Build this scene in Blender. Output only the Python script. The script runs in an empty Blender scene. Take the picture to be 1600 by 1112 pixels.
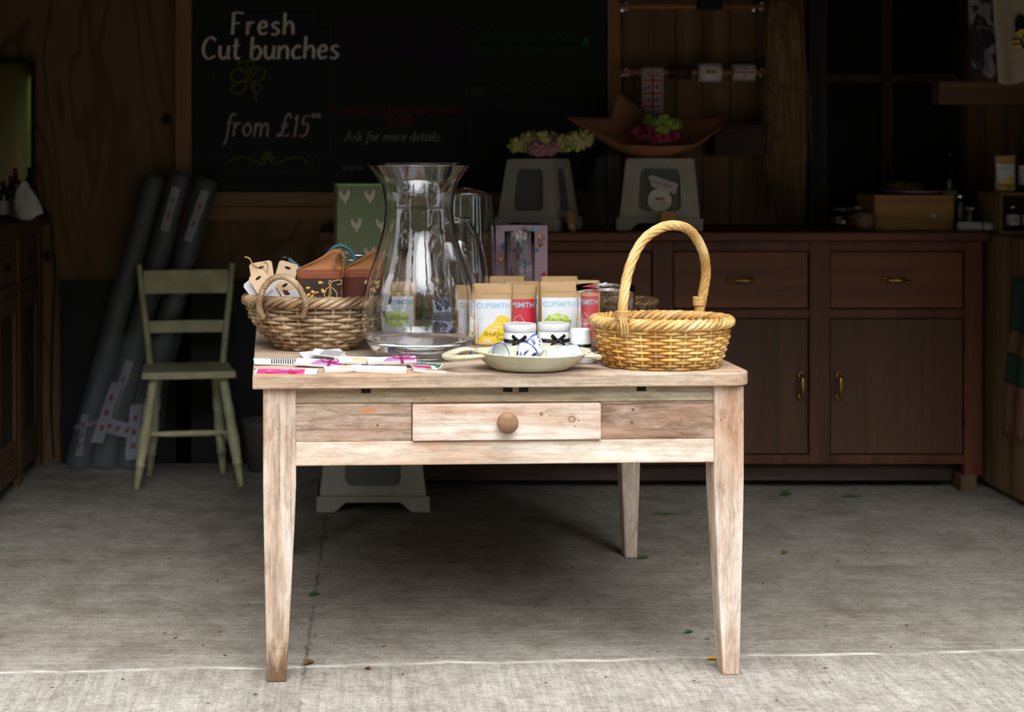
import bpy, math, random
from mathutils import Vector, Matrix, noise as mnoise
PI = math.pi
R = random.Random(7)
sc = bpy.context.scene
col = sc.collection

# ---------------------------------------------------------------- camera, sky, exposure
H, F, CX, CY = 1.333, 2500.0, 540.0, 230.0
cam_d = bpy.data.cameras.new('camera')
cam = bpy.data.objects.new('camera', cam_d)
col.objects.link(cam)
cam.location = (0, 0, H)
cam.rotation_euler = (PI / 2, 0, 0)
cam_d.sensor_width = 36
cam_d.lens = 36 * F / 1600
cam_d.shift_x = (800 - CX) / 1600
cam_d.shift_y = -(556 - CY) / 1600
cam_d.dof.use_dof = True
cam_d.dof.focus_distance = 4.12
cam_d.dof.aperture_fstop = 3.4
sc.camera = cam
sc.view_settings.view_transform = 'Standard'
sc.view_settings.look = 'None'
sc.view_settings.gamma = 1
sc.view_settings.use_curve_mapping = False
sc.view_settings.exposure = -0.36

world = bpy.data.worlds.new('overcast_sky')
sc.world = world
world.use_nodes = True
wn = world.node_tree.nodes
wl = world.node_tree.links
wn.clear()
wo = wn.new('ShaderNodeOutputWorld')
bg = wn.new('ShaderNodeBackground')
tc = wn.new('ShaderNodeTexCoord')
sep = wn.new('ShaderNodeSeparateXYZ')
rmp = wn.new('ShaderNodeValToRGB')
nz = wn.new('ShaderNodeTexNoise')
nz.inputs['Scale'].default_value = 2.2
nz.inputs['Detail'].default_value = 4
nm = wn.new('ShaderNodeMix'); nm.data_type = 'RGBA'; nm.blend_type = 'MULTIPLY'
nr = wn.new('ShaderNodeValToRGB')
wl.new(tc.outputs['Generated'], sep.inputs[0])
wl.new(sep.outputs['Z'], rmp.inputs[0])
wl.new(tc.outputs['Generated'], nz.inputs['Vector'])
wl.new(nz.outputs['Fac'], nr.inputs[0])
nr.color_ramp.elements[0].position = .35; nr.color_ramp.elements[0].color = (.72, .76, .82, 1)
nr.color_ramp.elements[1].position = .65; nr.color_ramp.elements[1].color = (1, 1, 1, 1)
e = rmp.color_ramp.elements
e[0].position = 0; e[0].color = (.80, .86, .93, 1)
e[1].position = .6; e[1].color = (1, 1, 1, 1)
nm.inputs[0].default_value = 1
wl.new(rmp.outputs[0], nm.inputs[6]); wl.new(nr.outputs[0], nm.inputs[7])
# two bright sky lobes added to light the table and brighten vase reflections
dt = wn.new('ShaderNodeVectorMath'); dt.operation = 'DOT_PRODUCT'
dt.inputs[1].default_value = Vector((.06, -.58, .82)).normalized()
lr = wn.new('ShaderNodeMapRange'); lr.interpolation_type = 'SMOOTHSTEP'
lr.inputs['From Min'].default_value = .72; lr.inputs['From Max'].default_value = .97
lr.inputs['To Min'].default_value = 1.0; lr.inputs['To Max'].default_value = 2.8
wl.new(tc.outputs['Generated'], dt.inputs[0]); wl.new(dt.outputs['Value'], lr.inputs['Value'])
d2 = wn.new('ShaderNodeVectorMath'); d2.operation = 'DOT_PRODUCT'
d2.inputs[1].default_value = Vector((.10, -.78, .62)).normalized()
l2 = wn.new('ShaderNodeMapRange'); l2.interpolation_type = 'SMOOTHSTEP'
l2.inputs['From Min'].default_value = .955; l2.inputs['From Max'].default_value = .985
l2.inputs['To Min'].default_value = 0.0; l2.inputs['To Max'].default_value = 2.4
wl.new(tc.outputs['Generated'], d2.inputs[0]); wl.new(d2.outputs['Value'], l2.inputs['Value'])
la = wn.new('ShaderNodeMath'); la.operation = 'ADD'
wl.new(lr.outputs[0], la.inputs[0]); wl.new(l2.outputs[0], la.inputs[1])
ls = wn.new('ShaderNodeVectorMath'); ls.operation = 'SCALE'
wl.new(nm.outputs[2], ls.inputs[0]); wl.new(la.outputs[0], ls.inputs['Scale'])
wl.new(ls.outputs[0], bg.inputs[0])
bg.inputs[1].default_value = 2.9
wl.new(bg.outputs[0], wo.inputs[0])

sun_d = bpy.data.lights.new('sun', 'SUN')
sun_d.energy = 1.2
sun_d.angle = math.radians(35)
sun_d.color = (1, .98, .95)
sun = bpy.data.objects.new('sun', sun_d)
col.objects.link(sun)
sun.rotation_euler = (math.radians(24), 0, math.radians(22))
sun.location = (0, -2, 8)
try:
    sc.cycles.max_bounces = 14
    sc.cycles.transmission_bounces = 14
    sc.cycles.glossy_bounces = 6
    sc.cycles.diffuse_bounces = 4
    sc.cycles.transparent_max_bounces = 16
except Exception:
    pass

# ---------------------------------------------------------------- mesh helpers
def V(*a): return Vector(a)
def P(px, py, Y): return Vector(((px - CX) * Y / F, Y, H - (py - CY) * Y / F))
def sg(i): return i / 255 / 12.92 if i / 255 < .04045 else ((i / 255 + .055) / 1.055) ** 2.4
def C(r, g, b): return (sg(r), sg(g), sg(b), 1)

class MB:
    def __init__(s):
        s.v = []; s.f = []; s.mi = []; s.sm = []
    def add(s, vs, fs, mi=0, smooth=True, M=None):
        o = len(s.v)
        if M is not None:
            vs = [M @ Vector(p) for p in vs]
        s.v += [tuple(p) for p in vs]
        for f in fs:
            s.f.append([i + o for i in f]); s.mi.append(mi); s.sm.append(smooth)
        return s
    def box(s, x0, x1, y0, y1, z0, z1, mi=0, M=None):
        vs = [(x0,y0,z0),(x1,y0,z0),(x1,y1,z0),(x0,y1,z0),(x0,y0,z1),(x1,y0,z1),(x1,y1,z1),(x0,y1,z1)]
        fs = [(0,3,2,1),(4,5,6,7),(0,1,5,4),(1,2,6,5),(2,3,7,6),(3,0,4,7)]
        return s.add(vs, fs, mi, False, M)
    def hexa(s, bot, top, mi=0, M=None):
        return s.add(list(bot) + list(top), [(3,2,1,0),(4,5,6,7),(0,1,5,4),(1,2,6,5),(2,3,7,6),(3,0,4,7)], mi, False, M)
    def lathe(s, prof, n=32, mi=0, smooth=True, M=None, sx=1, sy=1, cap=True):
        vs = []; fs = []
        for r, z in prof:
            for k in range(n):
                a = 2 * PI * k / n
                vs.append((r * sx * math.cos(a), r * sy * math.sin(a), z))
        for i in range(len(prof) - 1):
            for k in range(n):
                k2 = (k + 1) % n
                fs.append((i*n+k, i*n+k2, (i+1)*n+k2, (i+1)*n+k))
        if cap:
            if prof[0][0] > 1e-6: fs.append([n-1-k for k in range(n)])
            if prof[-1][0] > 1e-6: fs.append([(len(prof)-1)*n + k for k in range(n)])
        return s.add(vs, fs, mi, smooth, M)
    def tube(s, pts, r, n=8, mi=0, closed=False, ref=None, smooth=True, flat=1.0, M=None):
        pts = [Vector(p) for p in pts]
        m = len(pts)
        rr = r if hasattr(r, '__len__') else [r] * m
        vs = []; fs = []
        N = None
        for i in range(m):
            if closed: t = pts[(i+1) % m] - pts[i-1]
            else: t = pts[min(i+1, m-1)] - pts[max(i-1, 0)]
            if t.length < 1e-9: t = Vector((0,0,1))
            t.normalize()
            if ref is not None:
                N = Vector(ref) - t * t.dot(Vector(ref))
            else:
                if N is None:
                    a = Vector((0,0,1)) if abs(t.z) < .9 else Vector((1,0,0))
                    N = a - t * t.dot(a)
                else:
                    N = N - t * t.dot(N)
            if N.length < 1e-6: N = t.orthogonal()
            N.normalize()
            B = t.cross(N)
            for k in range(n):
                a = 2 * PI * k / n
                vs.append(pts[i] + (N * math.cos(a) * flat + B * math.sin(a)) * rr[i])
        for i in range(m if closed else m - 1):
            j = (i + 1) % m
            for k in range(n):
                k2 = (k + 1) % n
                fs.append((i*n+k, i*n+k2, j*n+k2, j*n+k))
        if not closed:
            fs.append([n-1-k for k in range(n)])
            fs.append([(m-1)*n + k for k in range(n)])
        return s.add(vs, fs, mi, smooth, M)
    def grid(s, fn, nu, nv, mi=0, smooth=True, closeu=False, M=None):
        vs = [fn(i / nu, j / nv) for j in range(nv + 1) for i in range(nu + (0 if closeu else 1))]
        w = nu if closeu else nu + 1
        fs = []
        for j in range(nv):
            for i in range(nu):
                i2 = (i + 1) % w
                fs.append((j*w+i, j*w+i2, (j+1)*w+i2, (j+1)*w+i))
        return s.add(vs, fs, mi, smooth, M)
    def poly(s, pts, y=0.0, mi=0, fn=None):
        """flat outline in x,z, facing -y; fn maps (u,v)->3-D"""
        vs = [fn(a, b) if fn else (a, y, b) for a, b in pts]
        ar = sum(pts[i-1][0] * pts[i][1] - pts[i][0] * pts[i-1][1] for i in range(len(pts)))
        f = list(range(len(pts)))
        if ar < 0: f.reverse()
        return s.add(vs, [f], mi, False)
    def flat(s, geo, fn, mi=0):
        vs, fs = geo
        return s.add([fn(a, b) for a, b in vs], fs, mi, False)
    def fill(s, pts, fn, mi=0, dz=.0012, dx=.008):
        """concave outline filled with narrow strips so it can follow a curved face"""
        z0 = min(p[1] for p in pts); z1 = max(p[1] for p in pts); n = max(1, int((z1-z0)/dz))
        def spans(z_):
            xs = []
            for i in range(len(pts)):
                (xa, za), (xb, zb_) = pts[i-1], pts[i]
                if (za <= z_) != (zb_ <= z_): xs.append(xa + (xb-xa)*(z_-za)/(zb_-za))
            return sorted(xs)
        for j in range(n):
            a = z0 + (z1-z0)*j/n; b_ = z0 + (z1-z0)*(j+1)/n
            S0 = spans(a + (b_-a)*.05); S1 = spans(b_ - (b_-a)*.05)
            if len(S0) != len(S1): S0 = S1 = spans((a+b_)/2)
            for k in range(0, len(S0)-1, 2):
                m = max(1, int(abs(S0[k+1]-S0[k])/dx)+1)
                for q in range(m):
                    l0 = S0[k]+(S0[k+1]-S0[k])*q/m; r0 = S0[k]+(S0[k+1]-S0[k])*(q+1)/m
                    l1 = S1[k]+(S1[k+1]-S1[k])*q/m; r1 = S1[k]+(S1[k+1]-S1[k])*(q+1)/m
                    s.add([fn(l0,a),fn(r0,a),fn(r1,b_),fn(l1,b_)], [(0,1,2,3)], mi, False)
        return s
    def prism(s, pts, y0, y1, mi=0, M=None, smooth=False):
        """outline in x,z extruded from y0 to y1"""
        n = len(pts)
        ar = sum(pts[i-1][0] * pts[i][1] - pts[i][0] * pts[i-1][1] for i in range(n))
        if ar < 0: pts = pts[::-1]
        vs = [(a, y0, b) for a, b in pts] + [(a, y1, b) for a, b in pts]
        fs = [list(range(n)), [2*n-1-i for i in range(n)]]
        s.add(vs, fs, mi, False, M)
        o = len(s.v) - 2 * n
        for i in range(n):
            j = (i + 1) % n
            s.f.append([o+j, o+i, o+n+i, o+n+j]); s.mi.append(mi); s.sm.append(smooth)
        return s
    def plan(s, pts, z0, z1, mi=0, M=None, smooth=False):
        """outline in x,y extruded from z0 to z1"""
        n = len(pts)
        ar = sum(pts[i-1][0] * pts[i][1] - pts[i][0] * pts[i-1][1] for i in range(n))
        if ar < 0: pts = pts[::-1]
        vs = [(a, b, z0) for a, b in pts] + [(a, b, z1) for a, b in pts]
        s.add(vs, [[n-1-i for i in range(n)], [n+i for i in range(n)]], mi, False, M)
        o = len(s.v) - 2 * n
        for i in range(n):
            j = (i + 1) % n
            s.f.append([o+i, o+j, o+n+j, o+n+i]); s.mi.append(mi); s.sm.append(smooth)
        return s
    def build(s, name, mats, parent=None, bevel=0, loc=None, rot=None, seg=2, subsurf=0, solid=0):
        me = bpy.data.meshes.new(name)
        me.from_pydata(s.v, [], s.f)
        if not isinstance(mats, (list, tuple)): mats = [mats]
        for m in mats: me.materials.append(m)
        me.polygons.foreach_set('material_index', s.mi)
        me.polygons.foreach_set('use_smooth', s.sm)
        me.update()
        o = bpy.data.objects.new(name, me)
        col.objects.link(o)
        if parent is not None: o.parent = parent
        if loc is not None: o.location = loc
        if rot is not None: o.rotation_euler = rot
        if solid:
            m = o.modifiers.new('solid', 'SOLIDIFY'); m.thickness = solid; m.offset = 0
        if bevel:
            m = o.modifiers.new('bevel', 'BEVEL'); m.width = bevel; m.segments = seg
            m.limit_method = 'ANGLE'; m.angle_limit = math.radians(40)
        if subsurf:
            m = o.modifiers.new('sub', 'SUBSURF'); m.levels = subsurf; m.render_levels = subsurf
        return o

def thing(name, label, cat, loc=(0,0,0), rz=0, group=None, rot=None):
    o = bpy.data.objects.new(name, None)
    col.objects.link(o)
    o.empty_display_size = .05
    o.location = loc
    o.rotation_euler = rot if rot else (0, 0, rz)
    o['label'] = label; o['category'] = cat
    if group: o['group'] = group
    return o
def tag(o, label, cat, group=None, kind=None):
    o['label'] = label; o['category'] = cat
    if group: o['group'] = group
    if kind: o['kind'] = kind
    return o
def struct(o):
    o['kind'] = 'structure'; return o
def dup(root, loc, rz=0, label=None, rot=None, scale=None):
    r = root.copy(); col.objects.link(r)
    r.location = loc; r.rotation_euler = rot if rot else (0, 0, rz)
    if scale: r.scale = scale
    if label: r['label'] = label
    for ch in list(root.children):
        c = ch.copy(); col.objects.link(c); c.parent = r
        for g in list(ch.children):
            d = g.copy(); col.objects.link(d); d.parent = c
    return r

def crom(pts, k=6, closed=False):
    """smooth curve through points"""
    pts = [Vector(p) for p in pts]
    n = len(pts); out = []
    for i in range(n if closed else n - 1):
        if closed: a, b, c, d = pts[i-1], pts[i], pts[(i+1) % n], pts[(i+2) % n]
        else: a, b, c, d = pts[max(i-1,0)], pts[i], pts[i+1], pts[min(i+2, n-1)]
        for j in range(k):
            t = j / k
            out.append(.5 * ((2*b) + (c-a)*t + (2*a-5*b+4*c-d)*t*t + (3*b-a-3*c+d)*t**3))
    if not closed: out.append(pts[-1])
    return out
def frame_to(p0, p1):
    """matrix mapping local z axis onto p0->p1"""
    d = Vector(p1) - Vector(p0)
    q = d.to_track_quat('Z', 'Y')
    return Matrix.Translation(Vector(p0)) @ q.to_matrix().to_4x4()
def rrect(w, h, r, n=5, cx=0, cy=0):
    out = []
    for (sx, sy, a0) in ((1,1,0),(-1,1,90),(-1,-1,180),(1,-1,270)):
        for k in range(n + 1):
            a = math.radians(a0 + 90 * k / n)
            out.append((cx + sx*(w/2-r) + r*math.cos(a), cy + sy*(h/2-r) + r*math.sin(a)))
    return out
def circ(cx, cy, rx, ry=None, n=20, a0=0):
    ry = rx if ry is None else ry
    return [(cx + rx*math.cos(a0+2*PI*k/n), cy + ry*math.sin(a0+2*PI*k/n)) for k in range(n)]

# ---------------------------------------------------------------- writing
FONTGEO = {}
def text_geo(s, size, bold=0.0, align='CENTER'):
    key = (s, size, bold, align)
    if key in FONTGEO: return FONTGEO[key]
    cu = bpy.data.curves.new('lettering', 'FONT')
    cu.body = s; cu.size = size; cu.offset = bold; cu.resolution_u = 3
    cu.align_x = align; cu.align_y = 'CENTER'
    ob = bpy.data.objects.new('lettering', cu)
    col.objects.link(ob)
    me = bpy.data.meshes.new_from_object(ob.evaluated_get(bpy.context.evaluated_depsgraph_get()))
    g = ([(v.co.x, v.co.y) for v in me.vertices], [list(p.vertices) for p in me.polygons])
    bpy.data.objects.remove(ob); bpy.data.curves.remove(cu); bpy.data.meshes.remove(me)
    FONTGEO[key] = g
    return g
G = {
 'a': (.95, [[(.8,.9),(.45,1),(.1,.6),(.2,.1),(.5,0),(.78,.35)], [(.82,1),(.78,.25),(.98,0)]]),
 'b': (.9, [[(.12,1.7),(.1,.8),(.12,0)], [(.12,.6),(.45,1),(.82,.6),(.6,.05),(.3,-.02),(.12,.15)]]),
 'c': (.8, [[(.7,.85),(.45,1),(.1,.55),(.3,.05),(.75,.15)]]),
 'd': (.95, [[(.78,.85),(.45,1),(.1,.55),(.3,.03),(.6,.1),(.78,.4)], [(.8,1.7),(.78,.25),(.95,0)]]),
 'e': (.8, [[(.12,.5),(.65,.62),(.6,.95),(.35,1),(.1,.55),(.3,.03),(.75,.15)]]),
 'f': (.6, [[(.75,1.55),(.5,1.7),(.3,1.3),(.28,.5),(.2,-.4),(0,-.55)], [(.05,.95),(.6,1.0)]]),
 'g': (.9, [[(.8,.85),(.45,1),(.1,.6),(.3,.15),(.6,.2),(.78,.5)], [(.8,1),(.78,-.2),(.5,-.6),(.15,-.45)]]),
 'h': (.9, [[(.12,1.7),(.1,0)], [(.12,.6),(.5,1),(.75,.7),(.78,0)]]),
 'i': (.35, [[(.15,1),(.15,.1),(.3,0)], [(.15,1.35),(.17,1.42)]]),
 'j': (.35, [[(.2,1),(.18,-.3),(-.1,-.5)], [(.2,1.35),(.22,1.42)]]),
 'k': (.85, [[(.12,1.7),(.1,0)], [(.7,1),(.15,.45)], [(.3,.6),(.78,0)]]),
 'l': (.35, [[(.15,1.7),(.12,.2),(.3,0)]]),
 'm': (1.35, [[(.1,1),(.1,0)], [(.1,.6),(.4,1),(.6,.7),(.6,0)], [(.6,.6),(.95,1),(1.15,.7),(1.2,.1),(1.3,0)]]),
 'n': (.9, [[(.1,1),(.1,0)], [(.1,.6),(.5,1),(.75,.7),(.76,0)]]),
 'o': (.9, [[(.45,1),(.1,.55),(.4,0),(.78,.45),(.45,1)]]),
 'p': (.9, [[(.12,1),(.1,-.6)], [(.12,.6),(.45,1),(.82,.6),(.5,0),(.12,.2)]]),
 'r': (.65, [[(.1,1),(.1,0)], [(.1,.55),(.35,.95),(.6,.92)]]),
 's': (.75, [[(.65,.88),(.4,1),(.15,.75),(.4,.52),(.65,.28),(.35,0),(.08,.12)]]),
 't': (.6, [[(.28,1.5),(.25,.3),(.4,0),(.6,.1)], [(.02,1),(.55,1.02)]]),
 'u': (.9, [[(.1,1),(.12,.3),(.4,0),(.72,.35)], [(.76,1),(.74,.2),(.9,0)]]),
 'v': (.8, [[(.08,1),(.38,0)], [(.38,0),(.7,1)]]),
 'w': (1.2, [[(.08,1),(.32,0)], [(.32,0),(.58,.8)], [(.58,.8),(.85,0)], [(.85,0),(1.1,1)]]),
 'y': (.85, [[(.08,1),(.4,.1)], [(.75,1),(.4,.05),(.1,-.6)]]),
 'F': (1.0, [[(.2,1.65),(.15,0)], [(.05,1.6),(.5,1.72),(.95,1.62)], [(.18,.85),(.7,.9)]]),
 'C': (1.15, [[(1.0,1.4),(.65,1.68),(.2,1.2),(.15,.5),(.5,.02),(1.05,.25)]]),
 'A': (1.2, [[(.6,1.7),(.3,.6),(0,0),(-.1,.2)], [(.6,1.7),(.95,0)], [(.1,.6),(.95,.7)]]),
 'B': (1.05, [[(.15,1.65),(.12,0)], [(.1,1.6),(.6,1.65),(.7,1.1),(.2,.88)], [(.2,.88),(.85,.7),(.75,.1),(.12,0)]]),
 'D': (1.15, [[(.15,1.65),(.12,0)], [(.05,1.6),(.7,1.5),(1,.8),(.6,.1),(.12,0)]]),
 'O': (1.2, [[(.6,1.65),(.1,.8),(.6,0),(1.1,.8),(.6,1.65)]]),
 'P': (1.0, [[(.15,1.65),(.12,0)], [(.1,1.6),(.7,1.6),(.75,1.0),(.15,.8)]]),
 'R': (1.05, [[(.15,1.65),(.12,0)], [(.1,1.6),(.7,1.6),(.75,1.0),(.15,.85)], [(.4,.85),(.95,0)]]),
 'S': (1.0, [[(.9,1.4),(.5,1.68),(.15,1.25),(.5,.85),(.85,.45),(.45,0),(.08,.2)]]),
 'T': (1.0, [[(.5,1.6),(.45,0)], [(.0,1.55),(.5,1.65),(1,1.6)]]),
 'W': (1.5, [[(.1,1.6),(.38,0)], [(.38,0),(.75,1.2)], [(.75,1.2),(1.1,0)], [(1.1,0),(1.4,1.6)]]),
 '0': (.85, [[(.4,1.5),(.1,.8),(.4,0),(.75,.8),(.4,1.5)]]),
 '1': (.5, [[(.1,1.25),(.3,1.55)], [(.3,1.55),(.25,0)], [(.05,0),(.45,.02)]]),
 '5': (.85, [[(.75,1.55),(.25,1.5)], [(.25,1.5),(.18,.9)], [(.18,.9),(.6,.95),(.7,.45),(.4,0),(.08,.12)]]),
 '6': (.85, [[(.6,1.5),(.2,.9),(.15,.3),(.45,0),(.7,.4),(.4,.75),(.15,.45)]]),
 '£': (1.1, [[(.95,1.35),(.75,1.7),(.5,1.3),(.45,.5),(.15,0),(.0,.1),(.2,.2),(.6,0),(1.0,.15)], [(.2,.85),(.8,.9)], [(.2,.65),(.8,.7)]]),
 '&': (1.0, [[(.9,.6),(.5,0),(.1,.3),(.6,1.2),(.4,1.5),(.2,1.2),(.9,0)]]),
 '.': (.35, [[(.15,.02),(.2,.06)]]), '!': (.35, [[(.2,1.6),(.15,.5)], [(.14,.06),(.16,.12)]]),
 ' ': (.5, []),
}
def stroke_geo(s, xh, w, slant=0.0, sp=.12, align=0, jit=0, smooth=4, yr=1.0):
    """hand lettering as ribbons, xh = x-height; returns centred 2-D geometry"""
    vs = []; fs = []; x = 0
    rr = random.Random(len(s) * 7 + 3)
    def ribbon(pts):
        q = crom([Vector((a, b, 0)) for a, b in pts], smooth) if len(pts) > 2 else [Vector((a, b, 0)) for a, b in pts]
        o = len(vs)
        for i, p in enumerate(q):
            t = q[min(i+1, len(q)-1)] - q[max(i-1, 0)]
            if t.length < 1e-9: t = Vector((1,0,0))
            t.normalize()
            # thicker on the down strokes
            ww = w * (.55 + .6 * abs(t.y)) * .5
            n = Vector((-t.y, t.x, 0)) * ww
            vs.append((p.x + n.x, p.y + n.y)); vs.append((p.x - n.x, p.y - n.y))
        for i in range(len(q) - 1):
            fs.append((o+2*i+1, o+2*i+3, o+2*i+2, o+2*i))
    for ch in s:
        gw, st = G.get(ch, G[' '])
        dy = rr.uniform(-jit, jit)
        for pl in st:
            ribbon([((x + a + slant * b) * xh, (b * yr + dy) * xh) for a, b in pl])
        x += gw + sp
    wtot = (x - sp) * xh
    off = {0: wtot / 2, -1: 0, 1: wtot}[align]
    return [(a - off, b) for a, b in vs], fs
def moved(geo, dx, dy, rot=0, s=1):
    c, sn = math.cos(rot) * s, math.sin(rot) * s
    return [(dx + a*c - b*sn, dy + a*sn + b*c) for a, b in geo[0]], geo[1]

# ---------------------------------------------------------------- materials
class NT:
    def __init__(s, name):
        s.m = bpy.data.materials.new(name); s.m.use_nodes = True
        s.t = s.m.node_tree; s.b = s.t.nodes['Principled BSDF']; s.o = s.t.nodes['Material Output']
    def n(s, typ, **kw):
        x = s.t.nodes.new(typ)
        for k, v in kw.items():
            if k in x.inputs.keys(): x.inputs[k].default_value = v
            else: setattr(x, k, v)
        return x
    def l(s, a, b): s.t.links.new(a, b)
    def coords(s, scale=(1,1,1), rot=(0,0,0), kind='Object', loc=(0,0,0)):
        t = s.n('ShaderNodeTexCoord'); m = s.n('ShaderNodeMapping')
        m.inputs['Scale'].default_value = scale; m.inputs['Rotation'].default_value = rot
        m.inputs['Location'].default_value = loc
        s.l(t.outputs[kind], m.inputs[0]); return m.outputs[0]
    def noise(s, vec, scale, detail=4, rough=.55, dist=0):
        x = s.n('ShaderNodeTexNoise', Scale=scale, Detail=detail, Roughness=rough, Distortion=dist)
        s.l(vec, x.inputs['Vector']); return x.outputs['Fac']
    def ramp(s, fac, stops):
        x = s.n('ShaderNodeValToRGB'); el = x.color_ramp.elements
        while len(el) < len(stops): el.new(.5)
        for e_, (p, c) in zip(el, stops):
            e_.position = p; e_.color = c if hasattr(c, '__len__') else (c, c, c, 1)
        s.l(fac, x.inputs[0]); return x.outputs[0]
    def mix(s, fac, a, b, mode='MIX'):
        x = s.n('ShaderNodeMix'); x.data_type = 'RGBA'; x.blend_type = mode
        for inp, val in ((0, fac), (6, a), (7, b)):
            if hasattr(val, 'is_linked') or hasattr(val, 'links'): s.l(val, x.inputs[inp])
            else: x.inputs[inp].default_value = val
        return x.outputs[2]
    def math(s, op, a, b=None):
        x = s.n('ShaderNodeMath'); x.operation = op
        for i, val in enumerate((a, b)):
            if val is None: continue
            if hasattr(val, 'links'): s.l(val, x.inputs[i])
            else: x.inputs[i].default_value = val
        return x.outputs[0]
    def bump(s, h, strength=.3, dist=.01):
        x = s.n('ShaderNodeBump', Strength=strength, Distance=dist)
        s.l(h, x.inputs['Height']); s.l(x.outputs[0], s.b.inputs['Normal'])
    def base(s, c):
        if hasattr(c, 'links'): s.l(c, s.b.inputs['Base Color'])
        else: s.b.inputs['Base Color'].default_value = c
    def set(s, **kw):
        for k, v in kw.items(): s.b.inputs[k.replace('_', ' ')].default_value = v
        return s

def plain(name, c, rough=.6, metal=0, var=.12, scale=30, bump=0, spec=.5, vs=(1,1,1)):
    k = NT(name)
    co = k.coords(vs)
    f = k.noise(co, scale, 5)
    d = tuple(x * (1 - var) for x in c[:3]) + (1,)
    l_ = tuple(min(1, x * (1 + var)) for x in c[:3]) + (1,)
    k.base(k.ramp(f, [(.3, d), (.7, l_)]))
    k.set(Roughness=rough, Metallic=metal)
    k.b.inputs['Specular IOR Level'].default_value = spec
    if bump: k.bump(f, bump, .003)
    return k.m
def wood(name, axis, dark, mid, light, patch=None, scale=1.0, rough=.7, lines=.6, bump=.25, patch_amt=.5, spec=.3, white=None, spots=(), fine_=100, grime=0):
    k = NT(name)
    st = [22, 22, 22]; st['xyz'.index(axis)] = 1.3
    co = k.coords(tuple(x * scale for x in st))
    f1 = k.noise(co, 1.0, 6, .6, .6)
    st2 = [fine_, fine_, fine_]; st2['xyz'.index(axis)] = fine_ / 32
    co2 = k.coords(tuple(x * scale for x in st2))
    f2 = k.noise(co2, 1.0, 4, .6, .3)
    base_c = k.ramp(f1, [(.28, dark), (.47, mid), (.68, light)])
    if patch:
        st3 = [7, 7, 7]; st3['xyz'.index(axis)] = 2.2
        f3 = k.noise(k.coords(tuple(x * scale for x in st3), loc=(3.1,1.7,5.3)), 1.0, 5, .65, .8)
        base_c = k.mix(k.ramp(f3, [(.46, 0), (.64, patch_amt)]), base_c, patch)
    if white:
        f4 = k.noise(k.coords(tuple(x * scale * .8 for x in (st3 if patch else st)), loc=(8,2,1)), 1.0, 5, .6, .5)
        base_c = k.mix(k.ramp(f4, [(.5, 0), (.66, .75)]), base_c, white)
    if spots:
        sx3 = k.n('ShaderNodeSeparateXYZ'); k.l(k.coords(), sx3.inputs[0])
        wb_ = k.noise(k.coords((30, 30, 30)), 1.0, 4, .6)
        for (qx, qz, rx_, rz_, c_, am_, rings_) in spots:
            dx_ = k.math('POWER', k.math('MULTIPLY', k.math('SUBTRACT', sx3.outputs[0], qx), 1/rx_), 2.0)
            dz_ = k.math('POWER', k.math('MULTIPLY', k.math('SUBTRACT', sx3.outputs[2], qz), 1/rz_), 2.0)
            d_ = k.math('ADD', k.math('SQRT', k.math('ADD', dx_, dz_)), k.math('MULTIPLY', k.math('SUBTRACT', wb_, .5), .7))
            mk_ = k.ramp(d_, [(.45, am_), (1.0, 0.0)])
            if rings_: mk_ = k.math('MULTIPLY', mk_, k.ramp(k.math('PINGPONG', k.math('MULTIPLY', d_, rings_), 1.0), [(.2, .25), (.7, 1.0)]))
            base_c = k.mix(mk_, base_c, c_)
    ln = k.ramp(f2, [(.30, (1-lines, (1-lines), (1-lines)*.95, 1)), (.46, 1.0)])
    c_ = k.mix(1.0, base_c, ln, 'MULTIPLY')
    if grime:
        st5 = [46, 46, 46]; st5['xyz'.index(axis)] = 12
        f5 = k.noise(k.coords(tuple(st5), loc=(1, 9, 4)), 1.0, 7, .75, .4)
        c_ = k.mix(1.0, c_, k.ramp(f5, [(.36, (1-grime, (1-grime)*.96, (1-grime)*.9, 1)), (.54, 1.0)]), 'MULTIPLY')
        st6 = [380, 380, 380]; st6['xyz'.index(axis)] = 9
        f6 = k.noise(k.coords(tuple(st6), loc=(2, 2, 2)), 1.0, 3, .6)
        c_ = k.mix(1.0, c_, k.ramp(f6, [(.33, (1-grime*.7, 1-grime*.75, 1-grime*.8, 1)), (.48, 1.0)]), 'MULTIPLY')
    k.base(c_)
    k.set(Roughness=rough); k.b.inputs['Specular IOR Level'].default_value = spec
    k.bump(f2, bump, .002)
    return k.m
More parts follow.
